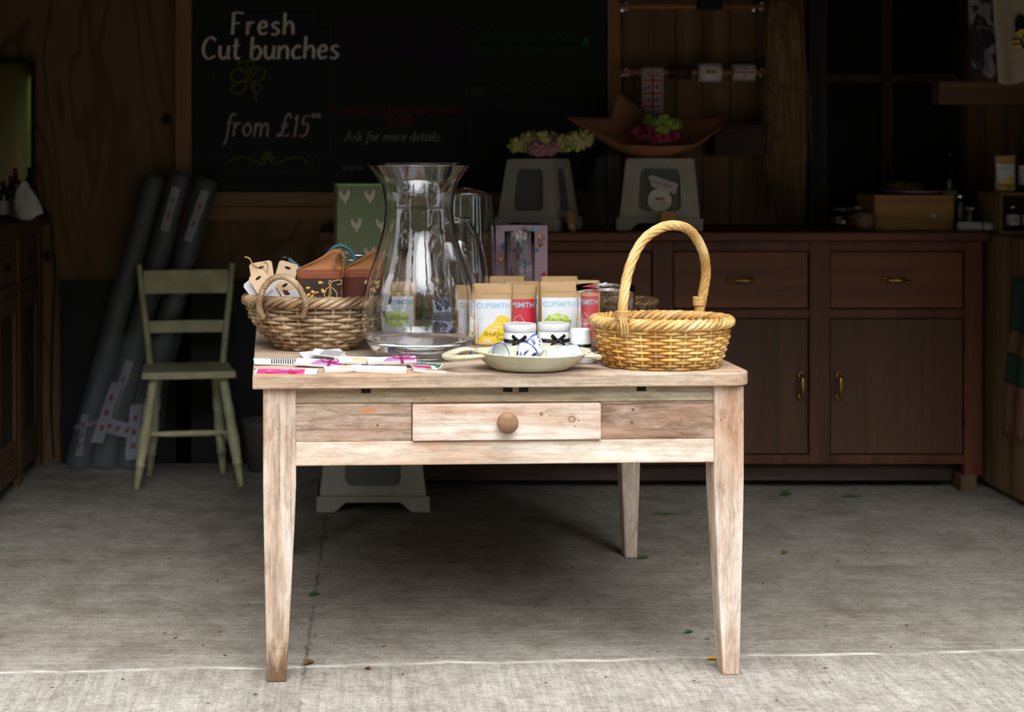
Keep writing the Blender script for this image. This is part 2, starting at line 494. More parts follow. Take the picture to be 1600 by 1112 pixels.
def plywood(name, dark, light, axis='z', seed=0):
    k = NT(name)
    s1 = [2.6, 2.6, 2.6]; s1['xyz'.index(axis)] = .75
    co = k.coords(tuple(s1), loc=(seed, seed * .7, 0))
    f = k.noise(co, 1.0, 2.5, .45, .35)
    rings = k.math('PINGPONG', k.math('MULTIPLY', f, 22.0), 1.0)
    c1 = k.ramp(rings, [(.0, light), (.62, light), (.85, dark), (1, dark)])
    big = k.noise(k.coords((1.3, 1.3, .5), loc=(4, seed, 2)), 1.0, 2)
    c2 = k.mix(k.ramp(big, [(.35, 0), (.65, .7)]), c1, tuple(x * .72 for x in light[:3]) + (1,))
    vo = k.n('ShaderNodeTexVoronoi', Scale=1.0, Randomness=1.0)
    k.l(k.coords((3.2, .01, 2.4), loc=(seed, 0, 1.3)), vo.inputs['Vector'])
    kn = k.ramp(vo.outputs['Distance'], [(.045, 1.0), (.09, 0.0)])
    col_ = k.mix(kn, c2, tuple(x * .12 for x in dark[:3]) + (1,))
    fine = k.noise(k.coords((120, 120, 3)), 1.0, 3)
    col_ = k.mix(1.0, col_, k.ramp(fine, [(.3, .8), (.6, 1.0)]), 'MULTIPLY')
    k.base(col_); k.set(Roughness=.65); k.b.inputs['Specular IOR Level'].default_value = .25
    return k.m
def glass(name, c=(1, 1, 1, 1), rough=0.0, ior=1.58):
    k = NT(name)
    k.base(c); k.set(Roughness=rough)
    k.b.inputs['IOR'].default_value = ior
    k.b.inputs['Transmission Weight'].default_value = 1
    f = k.noise(k.coords((1, 1, .35)), 26, 2)
    k.bump(f, .05, .002)
    return k.m
# ---------------------------------------------------------------- building
def concrete():
    k = NT('concrete')
    co = k.coords((1, 1, 1))
    big = k.noise(co, 1.4, 5, .6, .3)
    mid = k.noise(co, 9, 6, .7)
    fine = k.noise(co, 160, 4, .7)
    acr = k.noise(k.coords((2.2, 75, 1)), 1.0, 5, .65, .25)      # brushed across
    aln = k.noise(k.coords((60, 5, 1), loc=(2,1,0)), 1.0, 4, .6, .9)      # tined towards the yard
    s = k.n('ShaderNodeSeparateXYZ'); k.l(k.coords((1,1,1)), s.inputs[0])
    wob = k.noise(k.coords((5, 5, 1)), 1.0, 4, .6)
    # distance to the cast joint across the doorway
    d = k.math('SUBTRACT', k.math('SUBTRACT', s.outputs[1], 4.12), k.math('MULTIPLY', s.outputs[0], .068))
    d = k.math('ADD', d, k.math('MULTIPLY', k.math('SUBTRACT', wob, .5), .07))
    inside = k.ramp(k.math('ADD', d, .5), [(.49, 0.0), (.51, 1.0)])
    g = k.mix(inside, k.ramp(aln, [(.35, .74), (.6, 1.0)]), k.ramp(acr, [(.34, .70), (.6, 1.0)]))
    c = k.ramp(big, [(.3, C(150,142,130)), (.7, C(200,193,182))])
    c = k.mix(.55, c, k.ramp(mid, [(.3, C(140,130,116)), (.7, C(212,205,195))]))
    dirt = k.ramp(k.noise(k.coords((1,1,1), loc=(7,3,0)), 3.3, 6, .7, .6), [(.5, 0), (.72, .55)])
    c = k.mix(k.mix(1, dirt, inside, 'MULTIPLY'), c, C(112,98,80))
    c = k.mix(1, c, k.mix(k.ramp(k.math('ADD', d, .5), [(.3, 0.0), (.7, 1.0)]), (1,1,1,1), (.72,.70,.67,1)), 'MULTIPLY')  # indoor slab slightly browner, with the barn's shade put into its colour
    c = k.mix(1, c, g, 'MULTIPLY')
    c = k.mix(1, c, k.ramp(fine, [(.34, .58), (.52, 1.0)]), 'MULTIPLY')
    gr2 = k.noise(k.coords((28, 70, 1)), 1.0, 6, .75, .5)
    c = k.mix(1, c, k.ramp(gr2, [(.36, .66), (.52, 1.0)]), 'MULTIPLY')
    ad = k.math('ABSOLUTE', d)
    jn = k.math('MULTIPLY', k.ramp(ad, [(.004, 1.0), (.014, 0.0)]), k.ramp(k.noise(k.coords((6,30,1)), 1.0, 4), [(.42, .15), (.62, .9)]))
    c = k.mix(jn, c, C(222,216,206))
    # long crack beside the left leg
    cr = k.math('ABSOLUTE', k.math('ADD', k.math('ADD', s.outputs[0], .105), k.math('ADD', k.math('MULTIPLY', k.math('SUBTRACT', s.outputs[1], 4.1), -.02), k.math('MULTIPLY', k.math('SUBTRACT', k.noise(k.coords((1,14,1)), 1.0, 5, .7), .5), .05))))
    cm = k.math('MULTIPLY', k.ramp(cr, [(.002, 1.0), (.006, 0.0)]), k.ramp(k.noise(k.coords((1,5,1)), 1.0, 4), [(.4, .1), (.6, .9)]))
    c = k.mix(cm, c, C(62,54,46))
    sp = k.n('ShaderNodeTexVoronoi', Scale=26.0); k.l(co, sp.inputs['Vector'])
    c = k.mix(k.ramp(sp.outputs['Distance'], [(.05, .8), (.1, 0.0)]), c, C(96,84,70))
    k.base(c); k.set(Roughness=.85); k.b.inputs['Specular IOR Level'].default_value = .25
    h = k.mix(.5, k.mix(.5, g, k.ramp(fine, [(0, 0), (1, 1)])), k.ramp(mid, [(0, 0), (1, 1)]))
    k.bump(h, .45, .006)
    return k.m
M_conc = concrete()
M_ply = plywood('plywood', C(88,63,43), C(122,93,65), 'z', 0)
M_pine = wood('pine_boards', 'z', C(72,50,34), C(102,74,50), C(122,90,62), rough=.65, scale=.5, lines=.3)
M_batten = wood('pine_batten', 'z', C(112,78,50), C(138,98,64), C(152,112,76), scale=.6, lines=.25)
M_battenx = wood('pine_rail', 'x', C(104,74,50), C(126,92,62), C(140,106,74), scale=.6, lines=.25)
M_darkwood = wood('dark_framing', 'z', C(36,25,19), C(50,35,26), C(60,44,32), scale=.6, lines=.3)
M_ceil = wood('barn_boards', 'y', C(32,25,20), C(44,35,27), C(56,44,34), scale=.4, lines=.3)
M_board = plain('blackboard_paint', C(33,33,37), .75, var=.12, scale=6, spec=.2)
M_black = plain('black_panel', C(20,20,22), .6, scale=8, spec=.3)
M_dglass = plain('dark_window_pane', C(12,12,14), .5, scale=3, spec=.1)

WX0, WX1, WY, TOP = -1.85, 2.98, 6.8, 2.5
YF = 4.15
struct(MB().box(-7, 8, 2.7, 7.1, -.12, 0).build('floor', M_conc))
struct(MB().box(-40, 40, -45, 2.7, -.14, -.01).build('ground', plain('gravel_ground', C(104,96,82), .9, scale=3, var=.3)))  # unseen yard, kept dark and close to the door to cut bounce indoors
struct(MB().box(WX0, WX1, WY, WY+.1, 0, TOP).build('wall_back', M_ply))
struct(MB().box(WX0-.1, WX0, YF, WY+.1, 0, TOP).build('wall_left', M_pine))
struct(MB().box(WX1, WX1+.1, YF, WY+.1, 0, TOP).build('wall_right', M_pine))
struct(MB().box(WX0-.1, WX1+.1, YF-.15, WY+.1, TOP, TOP+.1).build('ceiling', M_ceil))
struct(MB().box(-5, 6, YF-.15, YF, 1.75, 4.2).build('wall_front', M_ceil))  # unseen wall over the doorway, its lintel set low to darken the interior
struct(MB().box(-5, WX0, YF-.15, YF, 0, 1.75).build('wall_front_left', M_ceil))
struct(MB().box(WX1, 6, YF-.15, YF, 0, 1.75).build('wall_front_right', M_ceil))

def zz(py, Y): return H - (py - CY) * Y / F
def xx(px, Y): return (px - CX) * Y / F
# trims on the back wall
struct(MB().box(xx(274,6.75), xx(300,6.75), 6.745, 6.8, 0, TOP).build('trim_1', M_batten, bevel=.003))
struct(MB().box(xx(300,6.75), xx(948,6.75), 6.755, 6.8, zz(322,6.75), zz(300,6.75)).build('trim_2', M_battenx, bevel=.003))
struct(MB().box(xx(300,6.77), xx(948,6.77), 6.775, 6.8, zz(344,6.75), zz(323,6.75)).build('trim_3', M_battenx, bevel=.003))
struct(MB().box(xx(949,6.75), xx(970,6.75), 6.745, 6.8, .95, TOP).build('trim_4', M_batten, bevel=.003))
b = MB()
x = xx(971, 6.78)
while x < xx(1258, 6.78):
    w_ = .115
    b.box(x+.001, min(x+w_-.001, xx(1262,6.78)), 6.778, 6.8, .95, TOP); x += w_
struct(b.build('trim_5', M_pine, bevel=.002))
b = MB()
x = xx(1502, 6.76)
while x < 2.97:
    b.box(x+.001, min(x+.098, 2.979), 6.755, 6.8, .4, TOP); x += .1
struct(b.build('trim_6', M_pine, bevel=.002))
struct(MB().box(2.3, 2.9, 6.2, 6.28, zz(163,6.22), zz(127,6.22)).box(2.9, 2.98, 6.2, 6.28, zz(163,6.22)-.02, zz(127,6.22)).build('beam_of_wall_right', wood('rough_beam', 'x', C(70,50,34), C(92,66,44), C(108,80,54), lines=.4), bevel=.004))

# blackboard
bb = MB()
bx0, bx1 = xx(301, 6.74), xx(947, 6.74)
bz0 = zz(298, 6.74)
bb.box(bx0, bx1, 6.735, 6.78, bz0, 2.3)
board = thing('blackboard', 'large chalk-lettered blackboard fixed to the back wall behind the table', 'blackboard', (0, 6.735, bz0))
bb.build('board_panel', M_board, board, loc=(0, -6.735, -bz0), bevel=.002)
def chalk(name, c): return plain(name, c, .9, var=.25, scale=220, spec=.1)
M_chw = chalk('white_chalk', C(215,205,200)); M_chd = chalk('rubbed_white_chalk', C(92,92,96))
M_chg = chalk('green_chalk', C(90,96,30)); M_chp = chalk('magenta_chalk', C(92,34,52)); M_chv = chalk('violet_chalk', C(52,38,66))
M_chf = chalk('faint_chalk', C(56,58,60)); M_chk = chalk('faint_green_chalk', C(40,66,44)); M_chm = chalk('grey_chalk', C(120,122,126)) ; M_chpk = chalk('dusty_pink_chalk', C(168,148,150))
S = 6.735 / F
def bfn(px0, py0, dy=-.0012):
    return lambda a, b: (xx(px0, 6.735) + a, 6.735 + dy - 6.735, zz(py0, 6.735) + b - bz0)
def chalk_text(name, s, px, py, xh, w, m, slant=0, align=0, rot=0, yr=1.0, jit=.03, sp=.12):
    g = stroke_geo(s, xh * S, w * S, slant, align=align, jit=jit, yr=yr, sp=sp)
    g = moved(g, 0, 0, rot)
    MB().flat(g, bfn(px, py)).build(name, m, board)
chalk_text('chalk_lettering', 'Fresh', 410, 54, 20, 4.2, M_chw, .04, sp=.22)
chalk_text('chalk_lettering', 'Cut bunches', 422, 92, 20.5, 4.1, M_chw, .06, sp=.14)
chalk_text('chalk_price', 'from £15', 416, 213, 18.5, 2.6, M_chpk, .16, sp=.1, yr=1.15)
chalk_text('chalk_price', 'oo', 494, 184, 7, 2, M_chpk, .1)
chalk_text('chalk_lettering', '6 Weeks of fresh cut flowers', 622, 178, 8.6, 2.0, M_chp, .12, sp=.12)
chalk_text('chalk_price', '£150', 622, 197, 11, 3, M_chp, .1)
chalk_text('chalk_lettering', 'Ask for more details', 613, 220, 8.8, 1.9, M_chm, .15, sp=.1)
chalk_text('chalk_lettering', 'www.', 552, 266, 8, 1.8, M_chd, .1)
chalk_text('chalk_lettering', 'Farm flowers from', 622, 56, 13, 3, M_chv, .1, rot=.03)
chalk_text('chalk_lettering', 'also ready for the', 640, 86, 11, 2.4, M_chv, .1, rot=.08)
chalk_text('chalk_lettering', 'weekend!', 700, 104, 11, 2.4, M_chv, .1, rot=.08)
chalk_text('chalk_lettering', 'Please take one and', 826, 62, 9, 2, M_chk, .08)
chalk_text('chalk_lettering', 'share the flower farm', 820, 82, 9, 2, M_chk, .08)
chalk_text('chalk_lettering', '!!', 912, 78, 12, 3, chalk('bright_green_chalk', C(52,100,66)), .25)
chalk_text('chalk_lettering', 'flower farm shop', 834, 145, 9, 2, M_chf, .1)
chalk_text('chalk_lettering', 'Follow us for more updates', 835, 167, 6, 1.4, M_chf, .1)
chalk_text('chalk_lettering', 'open all summer', 828, 180, 5, 1.2, M_chf, .1)
def ribbon_line(b, pts, w, closed=False, k=5):
    q = crom([Vector((x_, y_, 0)) for x_, y_ in pts], k, closed) if len(pts) > 2 else [Vector((x_, y_, 0)) for x_, y_ in pts]
    n = len(q); vs = []; fs = []
    for i, p in enumerate(q):
        t = (q[(i+1) % n] - q[i-1]) if closed else (q[min(i+1, n-1)] - q[max(i-1, 0)])
        if t.length < 1e-9: t = Vector((1,0,0))
        t.normalize(); nn = Vector((-t.y, t.x, 0)) * w / 2
        vs += [(p.x+nn.x, p.y+nn.y), (p.x-nn.x, p.y-nn.y)]
    for i in range(n if closed else n-1):
        j = (i+1) % n
        fs.append((2*i, 2*i+1, 2*j+1, 2*j))
    vs = [(a * S, -c * S) for a, c in vs]
    fs = [f[::-1] for f in fs]
    b.flat((vs, fs), lambda a, c: (xx(0, 6.735) + a, -.0012, zz(0, 6.735) + c - bz0))
def border(name, x0, x1, y0, y1, m):
    b = MB(); r = 24
    ribbon_line(b, [(x0, y0+r), (x0, y1-r)], 1.6); ribbon_line(b, [(x1, y0+r), (x1, y1-r)], 1.6)
    ribbon_line(b, [(x0+r, y0), (x1-r, y0)], 1.6); ribbon_line(b, [(x0+r, y1), (x1-r, y1)], 1.6)
    for cx_, cy_, a0 in ((x0,y0,0),(x1,y0,90),(x1,y1,180),(x0,y1,270)):
        ax = cx_ + (r*.55 if cx_ == x0 else -r*.55); ay = cy_ + (r*.55 if cy_ == y0 else -r*.55)
        am = math.atan2(ay - cy_, ax - cx_)
        ribbon_line(b, [(ax + r*.6*math.cos(am+t), ay + r*.6*math.sin(am+t)) for t in (-2.1,-1.2,-.4,.4,1.2,2.1)], 1.6)
    b.build(name, m, board)
border('chalk_border', 326, 516, 13, 268, M_chf)
border('chalk_border', 736, 928, 16, 266, M_chf)
b = MB()
for pts in ([(400,158),(398,140),(390,118),(386,100)], [(386,124),(366,128),(362,112),(380,108),(388,122)],
            [(388,120),(372,100),(384,96),(396,98),(390,118)], [(392,122),(404,108),(414,110),(410,124),(394,128)],
            [(388,126),(366,132),(362,142),(376,146),(388,130)], [(394,130),(408,134),(400,146),(392,134)], [(372,108),(382,112),(388,108),(402,104)]):
    ribbon_line(b, pts, 2.2)
b.build('chalk_flower_drawing', M_chg, board)
b = MB()
ribbon_line(b, [(358,252),(372,246),(390,248),(410,256),(420,254),(430,256),(450,248),(468,246),(482,254)], 1.8)
for t in (-.9,-.4,0,.4,.9): ribbon_line(b, [(418,256),(418+14*math.sin(t), 256-20*math.cos(t))], 3)
b.build('chalk_flourish', M_chg, board)
b = MB()
b.poly([(xx(747,6.735)-0+ a*S, (zz(143,6.735)-bz0)+c*S) for a, c in rrect(20, 14, 3)], y=-.0012)
b.build('chalk_icon', M_chf, board)

# dark window at the back right
win = struct(MB().box(xx(1262,6.75), xx(1290,6.75), 6.72, 6.8, .95, TOP).build('window_1', M_darkwood, bevel=.003))
MB().box(xx(1290,6.77), xx(1502,6.77), 6.785, 6.8, 1.0, TOP).build('pane', M_dglass, win)
MB().box(xx(1377,6.75), xx(1394,6.75), 6.74, 6.785, 1.0, TOP).build('mullion', M_darkwood, win, bevel=.002)
MB().box(xx(1290,6.75), xx(1502,6.75), 6.745, 6.785, zz(129,6.75), zz(115,6.75)).build('mullion', M_darkwood, win, bevel=.002)
MB().box(xx(1497,6.75), xx(1506,6.75), 6.72, 6.8, .95, TOP).build('window_frame', M_darkwood, win, bevel=.002)

# ---------------------------------------------------------------- the table
TW = C(168,132,98)
M_tleg = wood('bleached_pine_upright', 'z', C(150,120,98), C(202,178,158), C(226,212,198), C(182,126,86), rough=.85, lines=.4, patch_amt=.75, white=C(222,214,204), grime=.34)
M_ttop = wood('bleached_pine_top', 'x', C(138,118,98), C(188,166,144), C(214,198,180), C(190,144,106), rough=.85, lines=.4, patch_amt=.6, grime=.34)
M_tdrw = wood('pale_drawer_pine', 'x', C(186,158,136), C(220,200,184), C(238,228,218), C(190,134,100), rough=.85, lines=.3, patch_amt=.75, grime=.24, spots=[(.167,.652,.022,.018,C(150,108,80),.8,3.0),(.12,.648,.05,.03,C(196,150,118),.35,0),(.09,.665,.006,.006,C(110,84,66),.8,0),(-.12,.675,.09,.010,C(190,140,108),.5,0)])
M_tpan = wood('worn_panel_pine', 'x', C(112,82,64), C(162,128,106), C(192,164,144), C(208,188,170), rough=.85, lines=.6, patch_amt=.5, grime=.42, spots=[(-.345,.676,.032,.010,C(196,124,78),.8,0),(.325,.672,.006,.005,C(84,60,46),.9,0),(.322,.640,.005,.004,C(84,60,46),.9,0),(-.32,.638,.004,.004,C(80,60,46),.9,0)])
M_trail = wood('pale_rail_pine', 'x', C(190,164,142), C(218,200,182), C(236,226,214), C(196,140,98), rough=.85, lines=.25, patch_amt=.6, grime=.24)
M_tstrip = wood('greenish_strip_pine', 'x', C(136,120,96), C(180,164,138), C(204,190,168), C(158,122,88), rough=.85, lines=.4, patch_amt=.35, grime=.3)
M_knob = wood('turned_knob_wood', 'x', C(104,76,54), C(138,104,76), C(158,124,94), rough=.5, lines=.2)
M_hole = plain('nail_hole_black', C(24,18,14), .9)
def rot_leg():
    k_ = M_tleg.copy(); k_.name = 'bleached_pine_rotten_foot'
    nt = k_.node_tree; bs = nt.nodes['Principled BSDF']
    src = bs.inputs['Base Color'].links[0].from_socket
    t = nt.nodes.new('ShaderNodeTexCoord'); s_ = nt.nodes.new('ShaderNodeSeparateXYZ'); nt.links.new(t.outputs['Object'], s_.inputs[0])
    n_ = nt.nodes.new('ShaderNodeTexNoise'); n_.inputs['Scale'].default_value = 1; n_.inputs['Detail'].default_value = 6; n_.inputs['Roughness'].default_value = .7
    mp = nt.nodes.new('ShaderNodeMapping'); mp.inputs['Scale'].default_value = (60, 60, 16)
    nt.links.new(t.outputs['Object'], mp.inputs[0]); nt.links.new(mp.outputs[0], n_.inputs['Vector'])
    a = nt.nodes.new('ShaderNodeMath'); a.operation = 'MULTIPLY_ADD'; a.inputs[1].default_value = .32; nt.links.new(n_.outputs['Fac'], a.inputs[0])
    m2 = nt.nodes.new('ShaderNodeMath'); m2.operation = 'SUBTRACT'; m2.inputs[0].default_value = 0; nt.links.new(s_.outputs[2], m2.inputs[1])
    nt.links.new(m2.outputs[0], a.inputs[2])
    r_ = nt.nodes.new('ShaderNodeValToRGB'); r_.color_ramp.elements[0].position = .05; r_.color_ramp.elements[1].position = .13; r_.color_ramp.elements[1].color = (.85,.85,.85,1)
    nt.links.new(a.outputs[0], r_.inputs[0])
    mx = nt.nodes.new('ShaderNodeMix'); mx.data_type = 'RGBA'; mx.inputs[7].default_value = C(92,66,42)
    nt.links.new(r_.outputs[0], mx.inputs[0]); nt.links.new(src, mx.inputs[6]); nt.links.new(mx.outputs[2], bs.inputs['Base Color'])
    return k_
M_trot = rot_leg()

TBL = (0.400, 4.008)
TYAW = math.radians(2.7)
TZ = .767
tbl = thing('farmhouse_table', 'bleached pine farmhouse table with one small drawer standing in the doorway', 'table', (TBL[0], TBL[1], 0), TYAW)
MT = Matrix.Translation((TBL[0], TBL[1], 0)) @ Matrix.Rotation(TYAW, 4, 'Z')
MTI = MT.inverted()
def on_table(px, py, Z=TZ):
    """world point of the table top seen at a photo pixel"""
    Y = F * (H - Z) / (py - CY)
    return Vector((xx(px, Y), Y, Z))
def leg(x0, x1, y0, y1, sx, sy, mat, zt=.733):
    b = MB(); n = 9; ring = 4; vs = []; fs = []
    for i in range(n + 1):
        t = i / n; z = zt * t
        k = max(0, (.49 - z) / .49) ** 1.15
        inx = .024 * k; out = .010 * k
        xa = x0 + (out if sx < 0 else inx); xb = x1 - (out if sx > 0 else inx)
        ya = y0 + (.006*k if sy < 0 else .022*k); yb = y1 - (.006*k if sy > 0 else .022*k)
        vs += [(xa, ya, z), (xb, ya, z), (xb, yb, z), (xa, yb, z)]
    for i in range(n):
        for k in range(4):
            k2 = (k + 1) % 4
            fs.append((i*4+k, i*4+k2, i*4+4+k2, i*4+4+k))
    fs.append((3,2,1,0)); fs.append((n*4, n*4+1, n*4+2, n*4+3))
    b.add(vs, fs, 0, False)
    return b.build('leg', mat, tbl, bevel=.004, seg=3)
leg(-.606, -.524, 0, .082, -1, -1, M_trot)
leg(.530, .606, 0, .082, 1, -1, M_tleg)
leg(-.606, -.524, 1.14, 1.22, -1, 1, M_tleg)
leg(.540, .612, 1.14, 1.22, 1, 1, M_tleg)
# top with a rounded right corner
top = MB()
pts = [(-.632,-.022), (.57,-.022)] + [(.57+.052*math.sin(a), .03-.052*math.cos(a)) for a in [i*PI/16 for i in range(1,9)]]
pts += [(.622,1.27), (-.632,1.27)]
top.plan(pts, .734, TZ, 0)
tt = top.build('tabletop', M_ttop, tbl, bevel=.004, seg=3)
z = lambda y: H - (y - CY) * 3.995 / F
fr = MB()
fr.box(-.526, .532, .012, .034, .693, .7335)
fr.build('top_strip', M_tstrip, tbl, bevel=.0015)
for px in (572, 795, 820, 1007):
    hb = MB()
    x_ = (px - CX) * 4.0 / F - TBL[0]
    hb.box(x_-.012, x_+.012, .0112, .0125, .718, .7335)
    hb.build('mortise_hole', M_hole, tbl)
b = MB(); b.box(-.526, -.235, .008, .03, z(690), .692); b.build('apron_panel', M_tpan, tbl, bevel=.0015)
b = MB(); b.box(.243, .532, .008, .03, z(690), .692); b.build('apron_panel', M_tpan, tbl, bevel=.0015)
b = MB(); b.box(-.5255, .5315, .004, .034, z(727), z(690)-.0005); b.build('bottom_rail', M_trail, tbl, bevel=.0025)
for x_ in (-.6, .575):
    b = MB(); b.box(x_, x_+.026, .08, 1.142, .56, .733); b.build('side_apron', M_tpan, tbl, bevel=.002)
b = MB(); b.box(-.526, .54, 1.18, 1.206, .56, .733); b.build('back_apron', M_tpan, tbl, bevel=.002)
dr = MB(); dr.box(-.233, .241, -.006, .02, z(689.5)+.001, z(632)); drawer = dr.build('drawer', M_tdrw, tbl, bevel=.003, seg=3)
MB().box(-.225, .233, .021, .5, z(686), .69).build('drawer_box', M_tpan, drawer)
kn = MB()
Mk = Matrix.Translation((.0015, -.006, z(659))) @ Matrix.Rotation(PI/2, 4, 'X')
kn.lathe([(.010,0),(.0105,.004),(.0125,.008),(.022,.012),(.0268,.019),(.027,.026),(.0245,.033),(.018,.0385),(.009,.041),(0,.0415)], 36, M=Mk)
kn.build('knob', M_knob, drawer)
for px, py in ((905,658),(899,667),(434,668),(447,665),(1138,655),(1132,659),(860,650),(807,661)):
    Y = 3.99; nb = MB()
    x_ = xx(px, 4.0) - TBL[0]; z_ = zz(py, 4.0)
    inside_d = -.233 < x_ < .241
    nb.add([(x_+a, (-.0065 if inside_d else -.0005), z_+c) for a, c in circ(0, 0, .0016, n=8)], [list(range(8))], 0, False)
    nb.build('nail_mark', M_hole, tbl)
# ---------------------------------------------------------------- trees of the yard (they stand behind the camera, seen in the glass and the mirror; side ones set tall and close to block sky)
M_leaf = plain('tree_leaves', C(62,80,38), .7, scale=2.5, var=.5)
M_bark = plain('tree_bark', C(70,58,46), .9, scale=9, var=.3)
TR = random.Random(3)
def tree(x, y, h, r, label, cone=False):
    t = thing('yard_tree', label, 'tree', (x, y, -.01), group='trees of the yard')
    MB().tube([(0,0,0),(.05,0,h*.3),(0,.05,h*.8)], [.22,.17,.06], 10).build('trunk', M_bark, t)
    b = MB()
    nb_ = 90
    for i in range(nb_):
        u = TR.random()
        zc = h * (.12 + .88 * u)
        env = (1 - u) ** .8 if cone else math.sin(PI * min(1, .12 + u * .86)) ** .6
        a = TR.uniform(0, 2*PI); q = r * env * math.sqrt(TR.random())
        s = TR.uniform(.28, .6) * (.55 if cone else 1) * (r / 2)
        cx_, cy_ = q*math.cos(a), q*math.sin(a)
        vs = []; fs = []; n = 7
        for j in range(5):
            for k in range(n):
                th = PI * (j + .5) / 5; ph = 2*PI*k/n
                d = s * TR.uniform(.65, 1.25)
                vs.append((cx_ + d*math.sin(th)*math.cos(ph), cy_ + d*math.sin(th)*math.sin(ph), zc + d*.8*math.cos(th)))
        for j in range(4):
            for k in range(n):
                k2 = (k+1) % n; fs.append((j*n+k, (j+1)*n+k, (j+1)*n+k2, j*n+k2))
        fs.append(list(range(n))[::-1][::-1]); fs.append([4*n+k for k in range(n)][::-1])
        b.add(vs, fs, 0, False)
    b.build('crown', M_leaf, t)
tree(-10.6, -8, 12, 2.6, 'broad green tree of the yard, farthest to the left of the doorway')
tree(-5.0, -8.6, 12, 2.2, 'tall conical conifer of the yard, left of the gap in the trees', True)
tree(-1.6, -15.5, 8.4, 1.7, 'rounded green tree of the yard, standing far off in the sky gap')
tree(4.4, -10, 12, 2.2, 'conical conifer of the yard, just right of the open sky gap', True)
tree(8.2, -5.6, 12, 2.6, 'broad green tree of the yard, right of the conifer by the gap')
tree(14.2, -6, 12, 2.6, 'broad green tree of the yard, farthest to the right of the doorway')
tree(-7.4, -1.6, 12, 2.8, 'broad green tree set close beside the barn on the left to block sky')
tree(8.8, 0.6, 12, 2.8, 'broad green tree set close beside the barn on the right to block sky')
hg = MB();  # greenery for the mirror, raised tall to keep low sky off the floor
for i in range(330):
    x_ = TR.uniform(-5.2, 4.8); z_ = TR.uniform(.2, 4.2); s = TR.uniform(.3, .55); vs = []; fs = []
    for j in range(4):
        for k in range(6):
            th = PI*(j+.5)/4; ph = 2*PI*k/6; d = s*TR.uniform(.7,1.25)
            vs.append((x_+d*math.sin(th)*math.cos(ph), d*math.sin(th)*math.sin(ph)*.8, z_+d*math.cos(th)))
    for j in range(3):
        for k in range(6): fs.append((j*6+k, (j+1)*6+k, (j+1)*6+(k+1)%6, j*6+(k+1)%6))
    fs.append(list(range(6))); fs.append([18+k for k in range(6)][::-1]); hg.add(vs, fs, 0, False)
tag(hg.build('hedge', plain('hedge_leaves', C(118,122,56), .7, scale=2.5, var=.5), loc=(0, -5.2, 0)), 'long bushy green hedge mirrored in the wall mirror, raised tall to block low sky', 'hedge')

# ---------------------------------------------------------------- counter
M_ctr = wood('red_brown_counter_wood', 'x', C(64,33,20), C(92,49,30), C(112,62,39), rough=.5, scale=.6, lines=.3)
M_ctrz = wood('red_brown_counter_upright', 'z', C(60,32,20), C(84,45,28), C(102,56,35), rough=.5, scale=.6, lines=.3)
M_ctrp = wood('red_brown_door_panel', 'z', C(60,39,26), C(76,50,33), C(86,57,38), rough=.55, scale=.5, lines=.25)
M_ctrd = wood('red_brown_drawer_panel', 'x', C(76,41,24), C(100,57,34), C(114,67,41), rough=.5, scale=.5, lines=.25)
M_brass = plain('old_brass', C(176,136,70), .3, 1.0, scale=40)
YC = 6.2
ctr = thing('counter_cabinet', 'long red-brown wooden counter with brass pulls along the back wall', 'cabinet', (1.19, 6.48, 0))
CO = (-1.19, -6.48, 0)
cx0, cx1 = xx(506, YC), xx(1535, YC)
cz = lambda y: H - (y - CY) * YC / F
def cbox(name, x0, x1, y0, y1, z0, z1, m, par=None, bevel=.003):
    return MB().box(x0, x1, y0, y1, z0, z1).build(name, m, par or ctr, bevel=bevel, loc=CO if par is None else None)
cbox('worktop', cx0-.02, cx1+.015, 6.165, 6.79, cz(376), 1.006, M_ctr, bevel=.006)
cbox('carcass', cx0+.02, cx1-.02, 6.24, 6.78, .12, cz(378), M_ctrz)
f = MB()
bays = [(560,773), (805,1020), (1052,1265), (1297,1507)]
sx_ = [(506,560), (773,805), (1020,1052), (1265,1297), (1507,1535)]
for a_, c_ in sx_: f.box(xx(a_,YC), xx(c_,YC), 6.2, 6.24, .06 if a_ in (506,1507) else cz(725), cz(377))
for a_, c_ in bays:
    f.box(xx(a_,YC), xx(c_,YC), 6.202, 6.24, cz(392), cz(377))
    f.box(xx(a_,YC), xx(c_,YC), 6.202, 6.24, cz(497), cz(483))
    f.box(xx(a_,YC), xx(c_,YC), 6.202, 6.24, cz(725), cz(711))
f.build('face_frame', M_ctrz, ctr, bevel=.002, loc=CO)
cbox('kick_board', cx0+.03, cx1-.1, 6.25, 6.27, cz(755), cz(726), wood('scuffed_kick_board', 'x', C(40,28,24), C(56,40,34), C(84,66,58), rough=.8))
cbox('foot', xx(1500,YC), xx(1526,YC), 6.195, 6.28, 0, .062, wood('foot_block', 'z', C(74,54,40), C(92,68,50), C(108,82,62)))
cbox('foot', cx0+.02, cx0+.1, 6.2, 6.28, 0, .062, M_ctrz)
cbox('foot', cx1-.12, cx1-.04, 6.69, 6.77, 0, .12, M_ctrz)
cbox('foot', cx0+.02, cx0+.1, 6.69, 6.77, 0, .12, M_ctrz)
